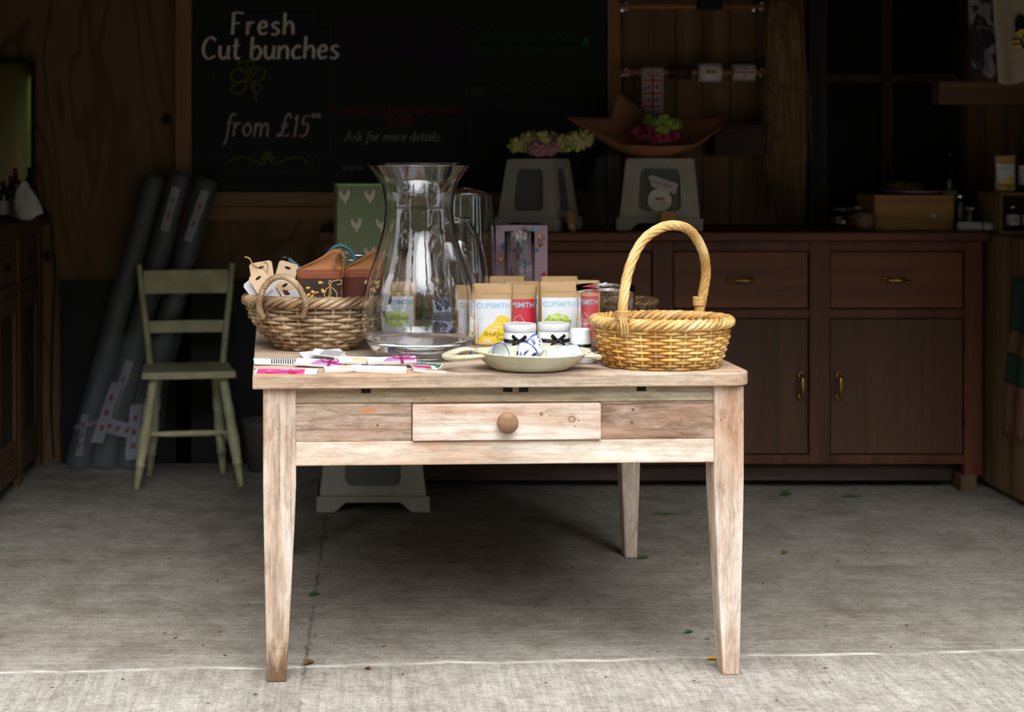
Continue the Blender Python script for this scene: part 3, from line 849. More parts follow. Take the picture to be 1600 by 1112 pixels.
def pull(parent, x, zc, vertical):
    b = MB()
    L = .043
    def T(a, d, c):     # a along, d out, c across
        return (x + (c if vertical else a), 6.195 - d, zc + (a if vertical else c))
    for s in (-1, 1):
        for da, dc in ((0,0),(.009,0),(-.008,.006),(-.008,-.006),(.002,.008),(.002,-.008)):
            pts = [T(s*L + s*da + p, .001, dc + q) for p, q in circ(0, 0, .0062, n=8)]
            pt2 = [T(s*L + s*da + p*.7, .0045, dc + q*.7) for p, q in circ(0, 0, .0062, n=8)]
            b.add(pts + pt2, [[k, (k+1) % 8, 8+(k+1) % 8, 8+k] for k in range(8)] + [[8+k for k in range(8)]], 0, True)
        b.tube([T(s*L,.0,0), T(s*L,.018,0)], .0042, 8)
    arc = [T(L*math.cos(t), .016 + .012*math.sin(t), 0) for t in [PI*i/12 for i in range(13)]]
    b.tube(arc, [.0035 + .0035*math.sin(PI*i/12) for i in range(13)], 8)
    return b.build('pull_handle', M_brass, parent)
for i, (a_, c_) in enumerate(bays):
    g = .004
    d = cbox('drawer', xx(a_,YC)+g, xx(c_,YC)-g, 6.208, 6.24, cz(483)+g, cz(392)-g, M_ctrd)
    px = {1052:1160, 1297:1400}.get(a_, (a_+c_)/2)
    pull(d, xx(px, YC), cz(437), False)
    d = cbox('door', xx(a_,YC)+g, xx(c_,YC)-g, 6.208, 6.24, cz(711)+g, cz(497)-g, M_ctrp)
    px = {560:758, 805:818, 1052:1251, 1297:1310}[a_]
    pull(d, xx(px, YC), cz(602), True)
    if a_ == 1297:
        for hz in (.56, .27):
            MB().tube([(xx(1506,YC), 6.2, hz-.025), (xx(1506,YC), 6.2, hz+.025)], .004, 8).build('hinge', M_black, d)

# ---------------------------------------------------------------- left cabinet
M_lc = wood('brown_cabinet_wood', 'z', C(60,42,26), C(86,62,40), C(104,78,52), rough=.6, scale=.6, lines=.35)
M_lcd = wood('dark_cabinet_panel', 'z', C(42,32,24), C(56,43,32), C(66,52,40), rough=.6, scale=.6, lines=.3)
M_lcy = wood('brown_cabinet_top', 'y', C(60,42,26), C(84,60,38), C(98,74,48), rough=.5, scale=.6, lines=.3)
lc = thing('side_cabinet', 'brown panelled wooden cabinet along the left wall', 'cabinet', (-1.53, 5.9, 0))
LO = (1.53, -5.9, 0)
def lbox(name, x0, x1, y0, y1, z0, z1, m, par=None, bevel=.003):
    return MB().box(x0, x1, y0, y1, z0, z1).build(name, m, par or lc, bevel=bevel, loc=LO if par is None else None)
lbox('cabinet_top', -1.83, -1.245, 4.95, 6.78, 1.012, 1.047, M_lcy, bevel=.006)
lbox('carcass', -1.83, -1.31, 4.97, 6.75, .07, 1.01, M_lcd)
f = MB()
ys = [4.97, 5.40, 5.84, 6.28, 6.70]
for y_ in ys: f.box(-1.31, -1.28, y_, y_+.06, 0, 1.01)
for a_, c_ in zip(ys[:-1], ys[1:]):
    for z0_, z1_ in ((.97,1.01), (.76,.80), (.05,.12)): f.box(-1.31, -1.282, a_+.06, c_, z0_, z1_)
f.build('face_frame', M_lc, lc, bevel=.003, loc=LO)
for a_, c_ in zip(ys[:-1], ys[1:]):
    d = lbox('drawer', -1.31, -1.29, a_+.064, c_-.004, .804, .966, M_lc)
    ym = (a_ + .06 + c_) / 2
    b = MB(); b.tube([(-1.286, ym + .03*math.cos(t), .885 - .022*math.sin(t)) for t in [PI*i/10 for i in range(11)]], .004, 8)
    for s in (-1, 1): b.tube([(-1.292, ym+.03*s, .886), (-1.282, ym+.03*s, .886)], .008, 8)
    b.build('drop_handle', M_black, d)
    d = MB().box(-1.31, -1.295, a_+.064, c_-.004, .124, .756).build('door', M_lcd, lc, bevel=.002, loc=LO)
    b = MB()
    b.box(-1.295, -1.283, a_+.064, a_+.124, .124, .756); b.box(-1.295, -1.283, c_-.064, c_-.004, .124, .756)
    b.box(-1.295, -1.284, a_+.124, c_-.064, .124, .2); b.box(-1.295, -1.284, a_+.124, c_-.064, .69, .756)
    b.build('door_frame', M_lc, d, bevel=.003)

# mirror standing on the cabinet
mk = NT('mirror_glass'); mk.base(C(146,156,116)); mk.set(Metallic=1.0, Roughness=.06)
mk.bump(mk.noise(mk.coords((3, 3, .6)), 1.0, 3), .12, .02)
mir = thing('wall_mirror', 'dark-framed mirror standing on the left cabinet, reflecting green leaves', 'mirror', (xx(10,6.7), 6.72, 1.048))
mx0, mx1, mzt = -1.84, xx(53, 6.7), zz(98, 6.7)
o_ = mir.location
b = MB(); b.box(mx0-o_.x, mx1-o_.x-.012, -.012, 0, 0, mzt-1.048); b.build('mirror_pane', mk.m, mir)
b = MB(); b.box(mx1-o_.x-.014, mx1-o_.x, -.02, .02, 0, mzt-1.04); b.box(mx0-o_.x, mx1-o_.x-.014, -.02, .02, mzt-1.052, mzt-1.035); b.box(mx0-o_.x, mx1-o_.x-.014, -.02, -.0125, 0, .02)
b.build('mirror_frame', M_black, mir, bevel=.002)

# sauce bottles and cloth on the left cabinet
M_sauce = plain('dark_red_sauce', C(70,22,16), .15, scale=8); M_lab = plain('white_paper_label', C(205,200,205), .7, scale=60)
M_cap = plain('black_cap', C(24,22,22), .4); M_redcap = plain('red_cap', C(130,30,26), .4)
M_dkglass = plain('dark_brown_glass', C(34,20,14), .08, scale=3); M_gold = plain('brass_lid', C(190,158,96), .3, 1.0)
def bottle(name, label, x, y, z0, r, h, m, capm, cat='bottle', group=None, neck=.4):
    t = thing(name, label, cat, (x, y, z0), group=group)
    MB().lathe([(r*.9,0),(r,.005),(r,h*(.78-neck*.4)),(r*.9,h*(.84-neck*.4)),(r*.36,h*.8),(r*.33,h*.93),(0,h*.93)], 24).build('bottle_body', m, t)
    MB().lathe([(r*.4,h*.9),(r*.4,h*.995),(r*.36,h),(0,h)], 20).build('cap', capm, t)
    MB().lathe([(r*1.015,h*.12),(r*1.015,h*.48)], 24, cap=False).build('label', M_lab, t)
    return t
for i, (px, Y, hh, lb, cp) in enumerate([(5, 6.35, .15, 'dark sauce bottle at the front left end of the cabinet top', M_cap),
        (17, 6.45, .17, 'red-capped sauce bottle between two dark ones on the left cabinet', M_redcap),
        (31, 6.38, .145, 'dark sauce bottle nearest the crumpled white cloth on the left cabinet', M_cap),
        (24, 6.56, .2, 'taller red sauce bottle behind the others on the left cabinet', M_redcap)]):
    bottle('sauce_bottle', lb, xx(px, Y), Y, 1.048, .026, hh, M_sauce if i % 2 else M_dkglass, cp, group='sauce bottles on the left cabinet', neck=.3)
b = MB()
def cloth_fn(u, v):
    a = u * 2 * PI
    r = .055 * (1 - v) ** .6 + .012 * math.sin(a * 3 + v * 5) * (1 - v * .5)
    return (r*math.cos(a)*1.1, r*math.sin(a)*.7, .13 * v + .012*math.sin(a*2+1))
b.grid(cloth_fn, 36, 12, closeu=True)
tag(b.build('crumpled_cloth', plain('white_cloth', C(190,184,184), .9, scale=30, bump=.4), loc=(xx(40,6.3), 6.3, 1.060)), 'crumpled white cloth beside the sauce bottles on the left cabinet', 'cloth')
b = MB(); b.tube(crom([P(56,286,6.79), P(62,312,6.79), P(78,345,6.785), P(82,380,6.785), P(86,430,6.785), P(83,500,6.785), P(80,620,6.785), P(84,716,6.785)], 6), .004, 6)
tag(b.build('power_cable', M_black), 'thin black cable hanging down the plywood wall behind the left cabinet', 'cable')

# black screen board along the foot of the wall
b = MB(); b.box(xx(93,6.72), xx(500,6.72), 6.745, 6.79, 0, zz(441,6.74))
tag(b.build('black_screen_board', M_black, bevel=.003), 'matt black board standing against the wall behind the cream chair', 'board')

# ---------------------------------------------------------------- rolls wrapped in plastic
M_roll = plain('grey_roll_cloth', C(56,58,61), .45, scale=12, bump=.2, var=.2)
M_tape = plain('white_packing_tape', C(132,130,144), .35, scale=30, var=.15); M_tred = plain('red_tape_print', C(110,54,54), .5)
def plasticwrap():
    k = NT('plastic_film')
    k.base(C(150,152,158)); k.set(Roughness=.22); k.b.inputs['IOR'].default_value = 1.4
    f_ = k.noise(k.coords((14, 14, 3)), 1.0, 4, .6, 1.0); k.bump(f_, .6, .02)
    tr = k.n('ShaderNodeBsdfTransparent'); mx = k.n('ShaderNodeMixShader'); mx.inputs[0].default_value = .15
    k.l(tr.outputs[0], mx.inputs[1]); k.l(k.b.outputs[0], mx.inputs[2]); k.l(mx.outputs[0], k.o.inputs['Surface'])
    return k.m
M_film = plasticwrap()
def tape(par, p0, p1, r, t0, t1, a0, a1, w_):
    """tape strip on a cylinder from p0 to p1, t along, a around"""
    M = frame_to(p0, p1); L = (Vector(p1)-Vector(p0)).length
    R3 = M.to_3x3(); fa = R3.inverted() @ Vector((0,-1,0)); fo = math.atan2(fa.y, fa.x) + PI/2
    rt = R3.inverted() @ Vector((1,0,0)); sgn = 1 if (math.cos(fo)*rt.x + math.sin(fo)*rt.y) > 0 else -1
    a0 = fo - PI/2 + sgn*(a0 + PI/2); a1 = fo - PI/2 + sgn*(a1 + PI/2)
    b = MB()
    def fn(u, v):
        t = (t0 + (t1-t0)*u) * L; a = a0 + (a1-a0)*u + (v-.5)*w_/r
        return (math.cos(a)*r*1.04, math.sin(a)*r*1.04, t)
    b.grid(fn, 10, 2, 0, M=M)
    for k in range(2):
        u0 = .3 + .35*k
        b.grid(lambda u, v: (math.cos(a0+(a1-a0)*(u0+.1*u)+(v-.5)*w_*.35/r)*r*1.055, math.sin(a0+(a1-a0)*(u0+.1*u)+(v-.5)*w_*.35/r)*r*1.055, (t0+(t1-t0)*(u0+.1*u))*L), 3, 1, 1, M=M)
    b.build('packing_tape', [M_tape, M_tred], par)
rolls = [((120,735),(242,275),6.625,6.685,.0485,'leftmost of the three leaning plastic-wrapped grey rolls'),
         ((161,740),(283,270),6.62,6.68,.0485,'middle of the three leaning plastic-wrapped grey rolls'),
         ((202,738),(324,280),6.615,6.675,.0485,'rightmost of the three leaning plastic-wrapped grey rolls')]
for i, (pb, pt, Yb, Yt, r, lb) in enumerate(rolls):
    p0 = Vector((xx(pb[0], Yb), Yb, .0)); p1 = Vector((xx(pt[0], Yt), Yt, zz(pt[1], Yt)))
    t = thing('fabric_roll', lb, 'fabric roll', p0, group='leaning wrapped rolls')
    q1 = p1 - p0; d = q1.normalized(); z0_ = Vector((0,0,r*math.sin(math.acos(min(1, d.z))) + .004))
    M = frame_to(z0_, q1); L = (q1 - z0_).length
    b = MB()
    prof = [(r*.8,0),(r*.97,.012),(r,.04),(r*1.0,L*.5),(r,L-.03),(r*.93,L-.006),(r*.75,L)]
    b.lathe(prof, 28, M=M)
    for k in range(3):
        b.lathe([(r*(.68-.2*k), L), (r*(.62-.2*k), L+.004), (r*(.55-.2*k), L)], 24, M=M, cap=False)
    b.build('roll_body', M_roll, t)
    film = MB(); film.lathe([(r*1.03,.0),(r*1.06,.03),(r*1.06,L*.25),(r*1.05,L*.5),(r*1.04,L-.02),(r*.9,L+.006)], 28, M=M, cap=False)
    film.build('plastic_wrap', M_film, t)
    if i == 0: tape(t, z0_, q1, r*1.1, .12, .17, -PI*.85, -PI*.15, .035)
    if i == 1:
        tape(t, z0_, q1, r*1.08, .80, .95, -PI*.5, -PI*.5, .035)
        tape(t, z0_, q1, r*1.1, .13, .36, -PI*.62, -PI*.5, .035)
        tape(t, z0_, q1, r*1.1, .14, .15, -PI*.62, -PI*.05, .035)
    if i == 2:
        tape(t, z0_, q1, r*1.08, .78, .96, -PI*.55, -PI*.45, .035)
        tape(t, z0_, q1, r*1.1, .08, .28, -PI*.5, -PI*.4, .035)
        tape(t, z0_, q1, r*1.1, .6, .66, -PI*.4, -PI*.2, .04)

# loose plastic sheet round the feet of the rolls
ps = thing('plastic_sheet', 'crinkled clear plastic sheet taped round the feet of the three grey rolls', 'plastic sheet', (-.975, 6.60, 0))
def sheet(u, v, off=0):
    a = 2*PI*u; k = 1 - .12*v
    r_ = 1 + .03*math.sin(a*5+v*7) + .02*math.sin(a*9-v*11)
    return (.03*v/.6*.55*.9 + .24*v*.48 + (.178+off)*r_*k*math.cos(a), .02*v + (.080+off)*r_*math.sin(a)*(1-.1*v) - (.012 if v < .05 else 0), .003 + .56*v)
b = MB(); b.grid(sheet, 60, 20, closeu=True); b.build('sheet_film', M_film, ps)
def stape(u0, v0, u1, v1, w_):
    b = MB(); d = Vector((u1-u0, v1-v0)); dn = Vector((-d.y*.5, d.x*.5)); dn = dn.normalized() * w_ if dn.length else dn
    b.grid(lambda p, q: sheet(u0+d.x*p+dn.x*(q-.5)*.6, v0+d.y*p+dn.y*(q-.5)*1.2, .003), 10, 2)
    for k in range(3):
        b.grid(lambda p, q: sheet(u0+d.x*(.2+.25*k+.1*p)+dn.x*(q-.5)*.2, v0+d.y*(.2+.25*k+.1*p)+dn.y*(q-.5)*.4, .0045), 3, 1, 1)
    b.build('packing_tape', [M_tape, M_tred], ps)
stape(.70, .66, .68, .22, .085); stape(.68, .36, .82, .30, .085); stape(.80, .50, .83, .10, .085); stape(.58, .42, .62, .12, .07)

# ---------------------------------------------------------------- painted chair
M_chair = plain('worn_cream_paint', C(172,166,130), .55, scale=14, var=.22, bump=.1)
ch = thing('painted_chair', 'cream painted wooden kitchen chair with turned legs left of the table', 'chair', (-.632, 6.40, 0), math.radians(8))
def turned(name, p0, p1, prof, par, m):
    """prof: (t, r) along p0->p1"""
    L = (Vector(p1) - Vector(p0)).length
    b = MB(); b.lathe([(r, t*L) for t, r in prof], 18, M=frame_to(p0, p1))
    return b.build(name, m, par)
legp = [(0,.013),(.12,.0145),(.2,.017),(.205,.020),(.225,.020),(.23,.017),(.45,.0235),(.62,.018),(.64,.0235),(.66,.018),(.68,.024),(.70,.018),(.72,.0235),(.74,.018),(.9,.019),(1,.017)]
for sx in (-1, 1):
    turned('leg', (sx*.205, -.14, .0), (sx*.135, -.10, .43), legp, ch, M_chair)
    turned('leg', (sx*.150, .12, .0), (sx*.115, .08, .43), legp, ch, M_chair)
b = MB()
seat = [(-.160,.125),(-.172,.0),(-.182,-.12),(-.165,-.150),(0,-.160),(.165,-.150),(.182,-.12),(.172,0),(.160,.125),(0,.132)]
sp_ = crom([Vector((a, c, 0)) for a, c in seat], 5, True)
b.plan([(p.x, p.y) for p in sp_], .428, .456); b.build('seat', M_chair, ch, bevel=.007, seg=3)
for sx in (-1, 1):
    b = MB(); pp = crom([Vector((sx*.148,.105,.45)), Vector((sx*.162,.115,.6)), Vector((sx*.180,.138,.75)), Vector((sx*.190,.160,.855))], 5)
    b.tube(pp, [.019-.003*i/len(pp) for i in range(len(pp))], 12, flat=.75); b.build('back_post', M_chair, ch)
def crail(x_, y_, z0_, z1_, bow, th=.014):
    b = MB(); n = 14; vs = []; fs = []
    for i in range(n+1):
        t = i/n*2-1; xa = x_*t; ya = y_ + bow*(1-t*t)
        vs += [(xa,ya,z0_),(xa,ya+th,z0_),(xa,ya+th,z1_),(xa,ya,z1_)]
    for i in range(n):
        for k in range(4):
            fs.append((i*4+(k+1)%4, i*4+k, i*4+4+k, i*4+4+(k+1)%4))
    fs += [(0,1,2,3), (n*4+3,n*4+2,n*4+1,n*4)]
    b.add(vs, fs, 0, False); return b
crail(.172, .134, .735, .832, .016).build('top_rail', M_chair, ch, bevel=.004)
crail(.156, .112, .578, .628, .014).build('middle_rail', M_chair, ch, bevel=.003)
turned('stretcher', (-.168,-.12,.21), (.168,-.12,.21) , [(0,.007),(.3,.012),(.7,.012),(1,.007)], ch, M_chair)
for sx in (-1, 1):
    turned('stretcher', (sx*.178,-.126,.17), (sx*.138,.105,.17), [(0,.007),(.5,.012),(1,.007)], ch, M_chair)

# ---------------------------------------------------------------- plastic step stools
M_stool = plain('dirty_white_plastic', C(160,152,140), .45, scale=16, var=.1, bump=.05)
M_stoold = plain('grey_stool_panel', C(92,90,86), .5, scale=8, var=.1)
def stool_parts(t, w0, w1, d0, d1, h):
    """w0,d0 bottom half sizes, w1,d1 top half sizes"""
    b = MB()
    zb = .17 * h
    def face(ang, hw0, hw1, hd0, hd1, name):
        M = Matrix.Rotation(ang, 4, 'Z')
        def pt(u, v, inset=0):   # u -1..1, v 0..1 up the slanted face
            zc = zb + (h - zb) * v
            hw = hw0 + (hw1 - hw0) * v; dd = hd0 + (hd1 - hd0) * v
            return (u * hw, -dd + inset, zc)
        out = []; inn = []; n = 40
        for k in range(n):
            a = 2*PI*k/n; ca, sa = math.cos(a), math.sin(a)
            m_ = max(abs(ca), abs(sa)); ox, oy = ca/m_, sa/m_
            q = (abs(ca)**8 + abs(sa)**8) ** (1/8); ix, iy = ca/q*.56, sa/q*.74
            out.append(pt(ox, .5+.5*oy)); inn.append((ix, .5+.5*iy))
        vs = out + [pt(u, v) for u, v in inn] + [pt(u*.97, .5+(v-.5)*.97, .013) for u, v in inn]
        fs = []
        for k in range(n):
            k2 = (k+1) % n
            fs.append((k, k2, n+k2, n+k)); fs.append((n+k, n+k2, 2*n+k2, 2*n+k))
        b.add(vs, fs, 0, False, M)
        pn = MB(); pn.add([pt(u*.97, .5+(v-.5)*.97, .0128) for u, v in inn], [list(range(n))], 0, False, M)
        return pn
    pn = []
    for ang, a0, a1, c0, c1 in ((0,w0,w1,d0,d1), (PI,w0,w1,d0,d1), (PI/2,d0,d1,w0,w1), (-PI/2,d0,d1,w0,w1)):
        pn.append(face(ang, a0, a1, c0, c1, ''))
    b.plan(rrect(2*w1, 2*d1, .012), h-.004, h+.008, 0)
    for k in range(9):
        y_ = -d1*.85 + 2*d1*.85*k/8
        b.box(-w1*.85, w1*.85, y_-.003, y_+.003, h+.008, h+.0095)
    # skirt with four feet
    e_ = .012
    for (ang, a0, c0) in ((0,w0,d0), (PI,w0,d0), (PI/2,d0,w0), (-PI/2,d0,w0)):
        M = Matrix.Rotation(ang, 4, 'Z')
        A = a0 + e_; D = c0 + e_
        out = [(-A, 0), (-A*.68, 0), (-A*.48, zb*.62), (A*.48, zb*.62), (A*.68, 0), (A, 0), (A*.985, zb*1.02), (-A*.985, zb*1.02)]
        b.prism(out, -D, -D+.01, 0, M)
    b.plan([(-w0-e_*.9,-d0-e_*.9),(w0+e_*.9,-d0-e_*.9),(w0+e_*.9,d0+e_*.9),(-w0-e_*.9,d0+e_*.9)], zb*.96, zb*1.02, 0)
    b.build('stool_shell', M_stool, t, bevel=.002)
    for p in pn: p.build('recessed_panel', M_stoold, t)
st = thing('step_stool', 'white plastic step stool on the counter under the cream hydrangeas', 'stool', (xx(841,6.42), 6.42, 1.006), math.radians(-30), 'white plastic step stools')
stool_parts(st, .125, .10, .115, .085, .272)
st2 = thing('step_stool', 'white plastic step stool on the counter under the brown-paper bouquet', 'stool', (xx(1032,6.42), 6.42, 1.006), math.radians(-13), 'white plastic step stools')
stool_parts(st2, .155, .132, .12, .09, .274)
st3 = thing('step_stool', 'larger white plastic step stool on the floor beneath the table', 'stool', (xx(582,6.0), 6.0, 0), 0, 'white plastic step stools')
stool_parts(st3, .195, .16, .14, .10, .33)
# round sticker and paper tag on the second stool
M_stick = plain('cream_sticker', C(214,206,188), .6, scale=40); M_brownink = plain('brown_ink', C(130,84,40), .7)
b = MB()
b.prism(circ(0,0,.046,n=36), -.002, 0)
for s in (-1,1): b.poly(circ(s*.009,.006,.009,.006,n=12), y=-.0026, mi=1)
b.flat(moved(text_geo('FLOWERS', .014), 0, -.009), lambda a, c: (a, -.0026, c), 1)
b.flat(moved(text_geo('FARM GROWN', .0085), 0, -.023), lambda a, c: (a, -.0026, c), 1)
b.build('round_sticker', [M_stick, M_brownink], st2, loc=(.0,-.109,.118), rot=(-.12,0,0))
b = MB(); b.prism([(-.062,.008),(-.05,.022),(.058,.012),(.058,-.03),(-.04,-.024),(-.046,-.008)], -.002, 0)
b.flat(moved(stroke_geo('fresh today', .008, .0014), 0, -.008), lambda a, c: (a, -.0026, c), 1)
b.build('paper_tag', [plain('pinkish_paper', C(190,176,178), .8), M_brownink], st2, loc=(.012,-.104,.185), rot=(-.12,.25,0))
# kraft tags leaning on the stools
M_kraft = plain('kraft_card', C(176,128,74), .8, scale=60, var=.1)
def ktag(px, py, lb, rz, tilt):
    t = thing('kraft_tag', lb, 'tag', (xx(px,6.22), 6.225, 1.008), rot=(-.2, tilt, rz), group='kraft tags on the counter')
    b = MB(); b.prism([(-.03,0),(.03,0),(.03,.055),(.018,.075),(-.018,.075),(-.03,.055)], -.001, .001); b.build('tag_card', M_kraft, t)
    b = MB(); b.prism([(-.012,.012),(.012,.012),(.012,.026),(-.012,.026)], -.0022, -.0011); b.build('price_sticker', M_lab, t)
ktag(1046, 330, 'brown kraft tag leaning on the stool under the bouquet', 0, 0)
ktag(894, 345, 'brown kraft tag leaning on the stool under the hydrangeas', .9, .35)

# ---------------------------------------------------------------- flowers
def florets(b, c, r, n, s, mi=0, rr=R, squash=.75):
    for i in range(n):
        a = rr.uniform(0, 2*PI); zc = rr.uniform(-.5, 1); q = math.sqrt(max(0, 1-zc*zc))
        d = Vector((q*math.cos(a), q*math.sin(a), zc*squash)); p = Vector(c) + d * r * rr.uniform(.85, 1.08)
        M = Matrix.Translation(p) @ (d + Vector((rr.uniform(-.3,.3),rr.uniform(-.3,.3),rr.uniform(-.3,.3)))).to_track_quat('Z','Y').to_matrix().to_4x4() @ Matrix.Rotation(rr.uniform(0,PI),4,'Z')
        for k in range(4):
            Mk = M @ Matrix.Rotation(k*PI/2, 4, 'Z')
            b.add([(0,0,0),(s*.9,-s*.5,s*.15),(s*1.25,0,s*.28),(s*.9,s*.5,s*.15)], [(0,1,2,3)], mi, False, Mk)
M_cream = plain('cream_petals', C(196,190,120), .7, scale=25, var=.25); M_pinkp = plain('pink_petals', C(190,130,145), .7, scale=25, var=.2)
M_stem = plain('green_stem', C(70,96,44), .7); M_green = plain('lime_green_florets', C(150,180,70), .7, scale=30, var=.3); M_mag = plain('magenta_florets', C(158,38,84), .7, scale=30, var=.3)
hyd = thing('hydrangea_bunch', 'bunch of cream and blush hydrangea heads lying on the plastic stool', 'flowers', (xx(850,6.42), 6.42, 1.300))
for (dx, dz, r, m) in ((-.10,.035,.036,M_cream), (-.055,.05,.045,M_cream), (0,.052,.048,M_cream), (.052,.042,.042,M_cream), (.115,.05,.042,M_cream), (.15,.062,.04,M_cream), (-.035,.026,.03,M_pinkp), (.02,.026,.028,M_pinkp)):
    b = MB(); florets(b, (dx, R.uniform(-.03,.0) - (.03 if m is M_pinkp else 0), dz), r, 34, .019); b.lathe([(0,-r*.4),(r*.4,-r*.2),(r*.5,0),(r*.4,r*.25),(0,r*.4)], 10, M=Matrix.Translation((dx,-.0,dz-.004)))
    b.build('flower_head', m, hyd)
b = MB()
for dx in (-.1,-.03,.03,.12): b.tube([(dx,-.01,.03),(dx*.5+.02,.05,.006)], .003, 6)
b.build('stems', M_stem, hyd)

M_bpaper = plain('brown_wrapping_paper', C(150,98,62), .75, scale=6, var=.14, bump=.15)
bq = thing('wrapped_bouquet', 'bouquet wrapped in a flared sheet of brown paper on the plastic stool', 'bouquet', (xx(1025,6.42), 6.42, 1.291))
ctl = [(-PI, -.365,.0,.165), (-PI*.80, -.15,-.10,.05), (-PI*.5, .0,-.13,.045), (-PI*.2, .13,-.10,.05), (-.12, .27,-.02,.13), (.12, .282,.03,.168), (PI*.27, .15,.10,.165), (PI*.5, .0,.13,.17), (PI*.62, -.135,.10,.275), (PI*.8, -.17,.06,.16)]
def wrap_edge(u):
    a = -PI + 2*PI*u
    n = len(ctl)
    for i in range(n):
        a0 = ctl[i][0]; a1 = ctl[(i+1) % n][0] + (2*PI if i == n-1 else 0)
        if a0 <= a <= a1 + 1e-9:
            t = (a-a0)/(a1-a0)
            return Vector(ctl[i][1:]).lerp(Vector(ctl[(i+1) % n][1:]), t)
    return Vector(ctl[0][1:])
def wrap_fn(u, v):
    e_ = wrap_edge(u); a = -PI + 2*PI*u
    c0 = Vector((.075*math.cos(a), .05*math.sin(a), .0))
    q = c0.lerp(e_, v); 
    q.z = .004 + (e_.z-.004) * v ** 1.35
    q += Vector((0,0,.006*math.sin(a*7)*v*(1-v)*2))
    return q
b = MB(); b.grid(wrap_fn, 80, 10, closeu=True); b.plan([(.075*math.cos(t), .05*math.sin(t)) for t in [2*PI*i/80 for i in range(80)]], 0, .004)
b.build('paper_wrap', M_bpaper, bq, solid=.0015)
b = MB()
for dx, dy, dz, r in ((-.045,-.05,.095,.035), (-.075,-.04,.10,.025), (.03,-.065,.082,.03), (-.01,-.08,.078,.027), (.06,-.05,.088,.024)): florets(b, (dx,dy,dz), r*1.1, 60, .010)
b.build('magenta_flower_heads', M_mag, bq)
b = MB()
for dx, dy, dz, r in ((.0,-.03,.13,.033), (.03,-.03,.14,.028), (.065,-.03,.125,.026), (.01,-.065,.105,.025), (-.02,.01,.15,.02)): florets(b, (dx,dy,dz), r*1.15, 46, .013)
b.build('green_flower_heads', M_green, bq)
b = MB()
for dx in (-.04,0,.03): b.tube([(dx,-.02,.09),(dx*.3,0,.006)], .004, 6)
b.build('stems', M_stem, bq)
# clear plastic bag behind
b = MB()
def bagfn(u, v):
    a = u*2*PI; r = .075*(1-.35*v) + .012*math.sin(a*4+v*6)
    return (r*math.cos(a)*1.05 + .05*v, r*math.sin(a)*.8, .29*v)
b.grid(bagfn, 40, 10, closeu=True); b.plan([(bagfn(i/40,0)[0], bagfn(i/40,0)[1]) for i in range(40)], 0, .002)
tag(b.build('plastic_bag', M_film, loc=(xx(935,6.6), 6.62, 1.007)), 'crumpled clear plastic bag standing left of the stool with the bouquet', 'bag')

# ---------------------------------------------------------------- ribbon rails
M_rod = wood('pine_dowel', 'x', C(120,84,52), C(150,106,68), C(170,124,84), lines=.2); M_chrome = plain('chrome', C(190,190,192), .12, 1.0, scale=20)
YR = 6.66
def rail(py, lb):
    t = thing('ribbon_rail', lb, 'rail', (0, YR, zz(py, YR)), group='wooden ribbon rails')
    MB().tube([(xx(970,YR),0,0),(xx(1196,YR),0,0)], .011, 12).build('dowel', M_rod, t)
    for px in (979, 1190):
        b = MB(); b.tube([(xx(px,YR),.112,0),(xx(px,YR),.012,0)], .006, 10)
        b.lathe([(.0,-.004),(.018,-.003),(.018,.0),(.012,.004),(0,.005)], 16, M=Matrix.Translation((xx(px,YR),.112,0)) @ Matrix.Rotation(PI/2,4,'X'))
        b.tube([(xx(px,YR)+.014*math.cos(a), 0, .014*math.sin(a)) for a in [2*PI*i/16 for i in range(16)]], .004, 8, closed=True)
        b.build('bracket', M_chrome, t)
rail(10, 'upper wooden dowel rail on chrome brackets, above the ribbon rolls')
rail(113, 'lower wooden dowel rail on chrome brackets, holding the ribbon rolls')
b = MB(); b.box(xx(1092,6.6), xx(1130,6.6), 6.60, 6.64, zz(15,6.6), 2.05); tag(b.build('black_dispenser_box', M_black, bevel=.004), 'small matt black box in front of the upper dowel rail', 'box')
M_fw = plain('flag_white', C(190,186,188), .7); M_fb = plain('flag_blue', C(58,62,104), .7); M_fr = plain('flag_red', C(160,44,52), .7)
def flag(b, fn):
    """union flag, u -.5..5, v -.5..5, fn(u, v, lift)"""
    def q(pts, mi, l_): 
        vs = [fn(a, c, l_) for a, c in pts]
        ar = sum(pts[i-1][0]*pts[i][1]-pts[i][0]*pts[i-1][1] for i in range(len(pts)))
        f_ = list(range(len(pts)));  f_ = f_ if ar > 0 else f_[::-1]
        b.add(vs, [f_], mi, False)
    q([(-.5,-.5),(.5,-.5),(.5,.5),(-.5,.5)], 1, 1)
    for s in (-1, 1):
        q([(-.5,-.5*s),(-.36,-.5*s),(.5,.36*s),(.5,.5*s),(.36,.5*s),(-.5,-.36*s)], 0, 2)
        q([(-.5,-.5*s),(-.45,-.5*s),(.5,.45*s),(.5,.5*s),(.45,.5*s),(-.5,-.45*s)], 2, 3)
    q([(-.13,-.5),(.13,-.5),(.13,.5),(-.13,.5)], 0, 4); q([(-.5,-.17),(.5,-.17),(.5,.17),(-.5,.17)], 0, 5)
    q([(-.075,-.5),(.075,-.5),(.075,.5),(-.075,.5)], 2, 6); q([(-.5,-.09),(.5,-.09),(.5,.09),(-.5,.09)], 2, 7)
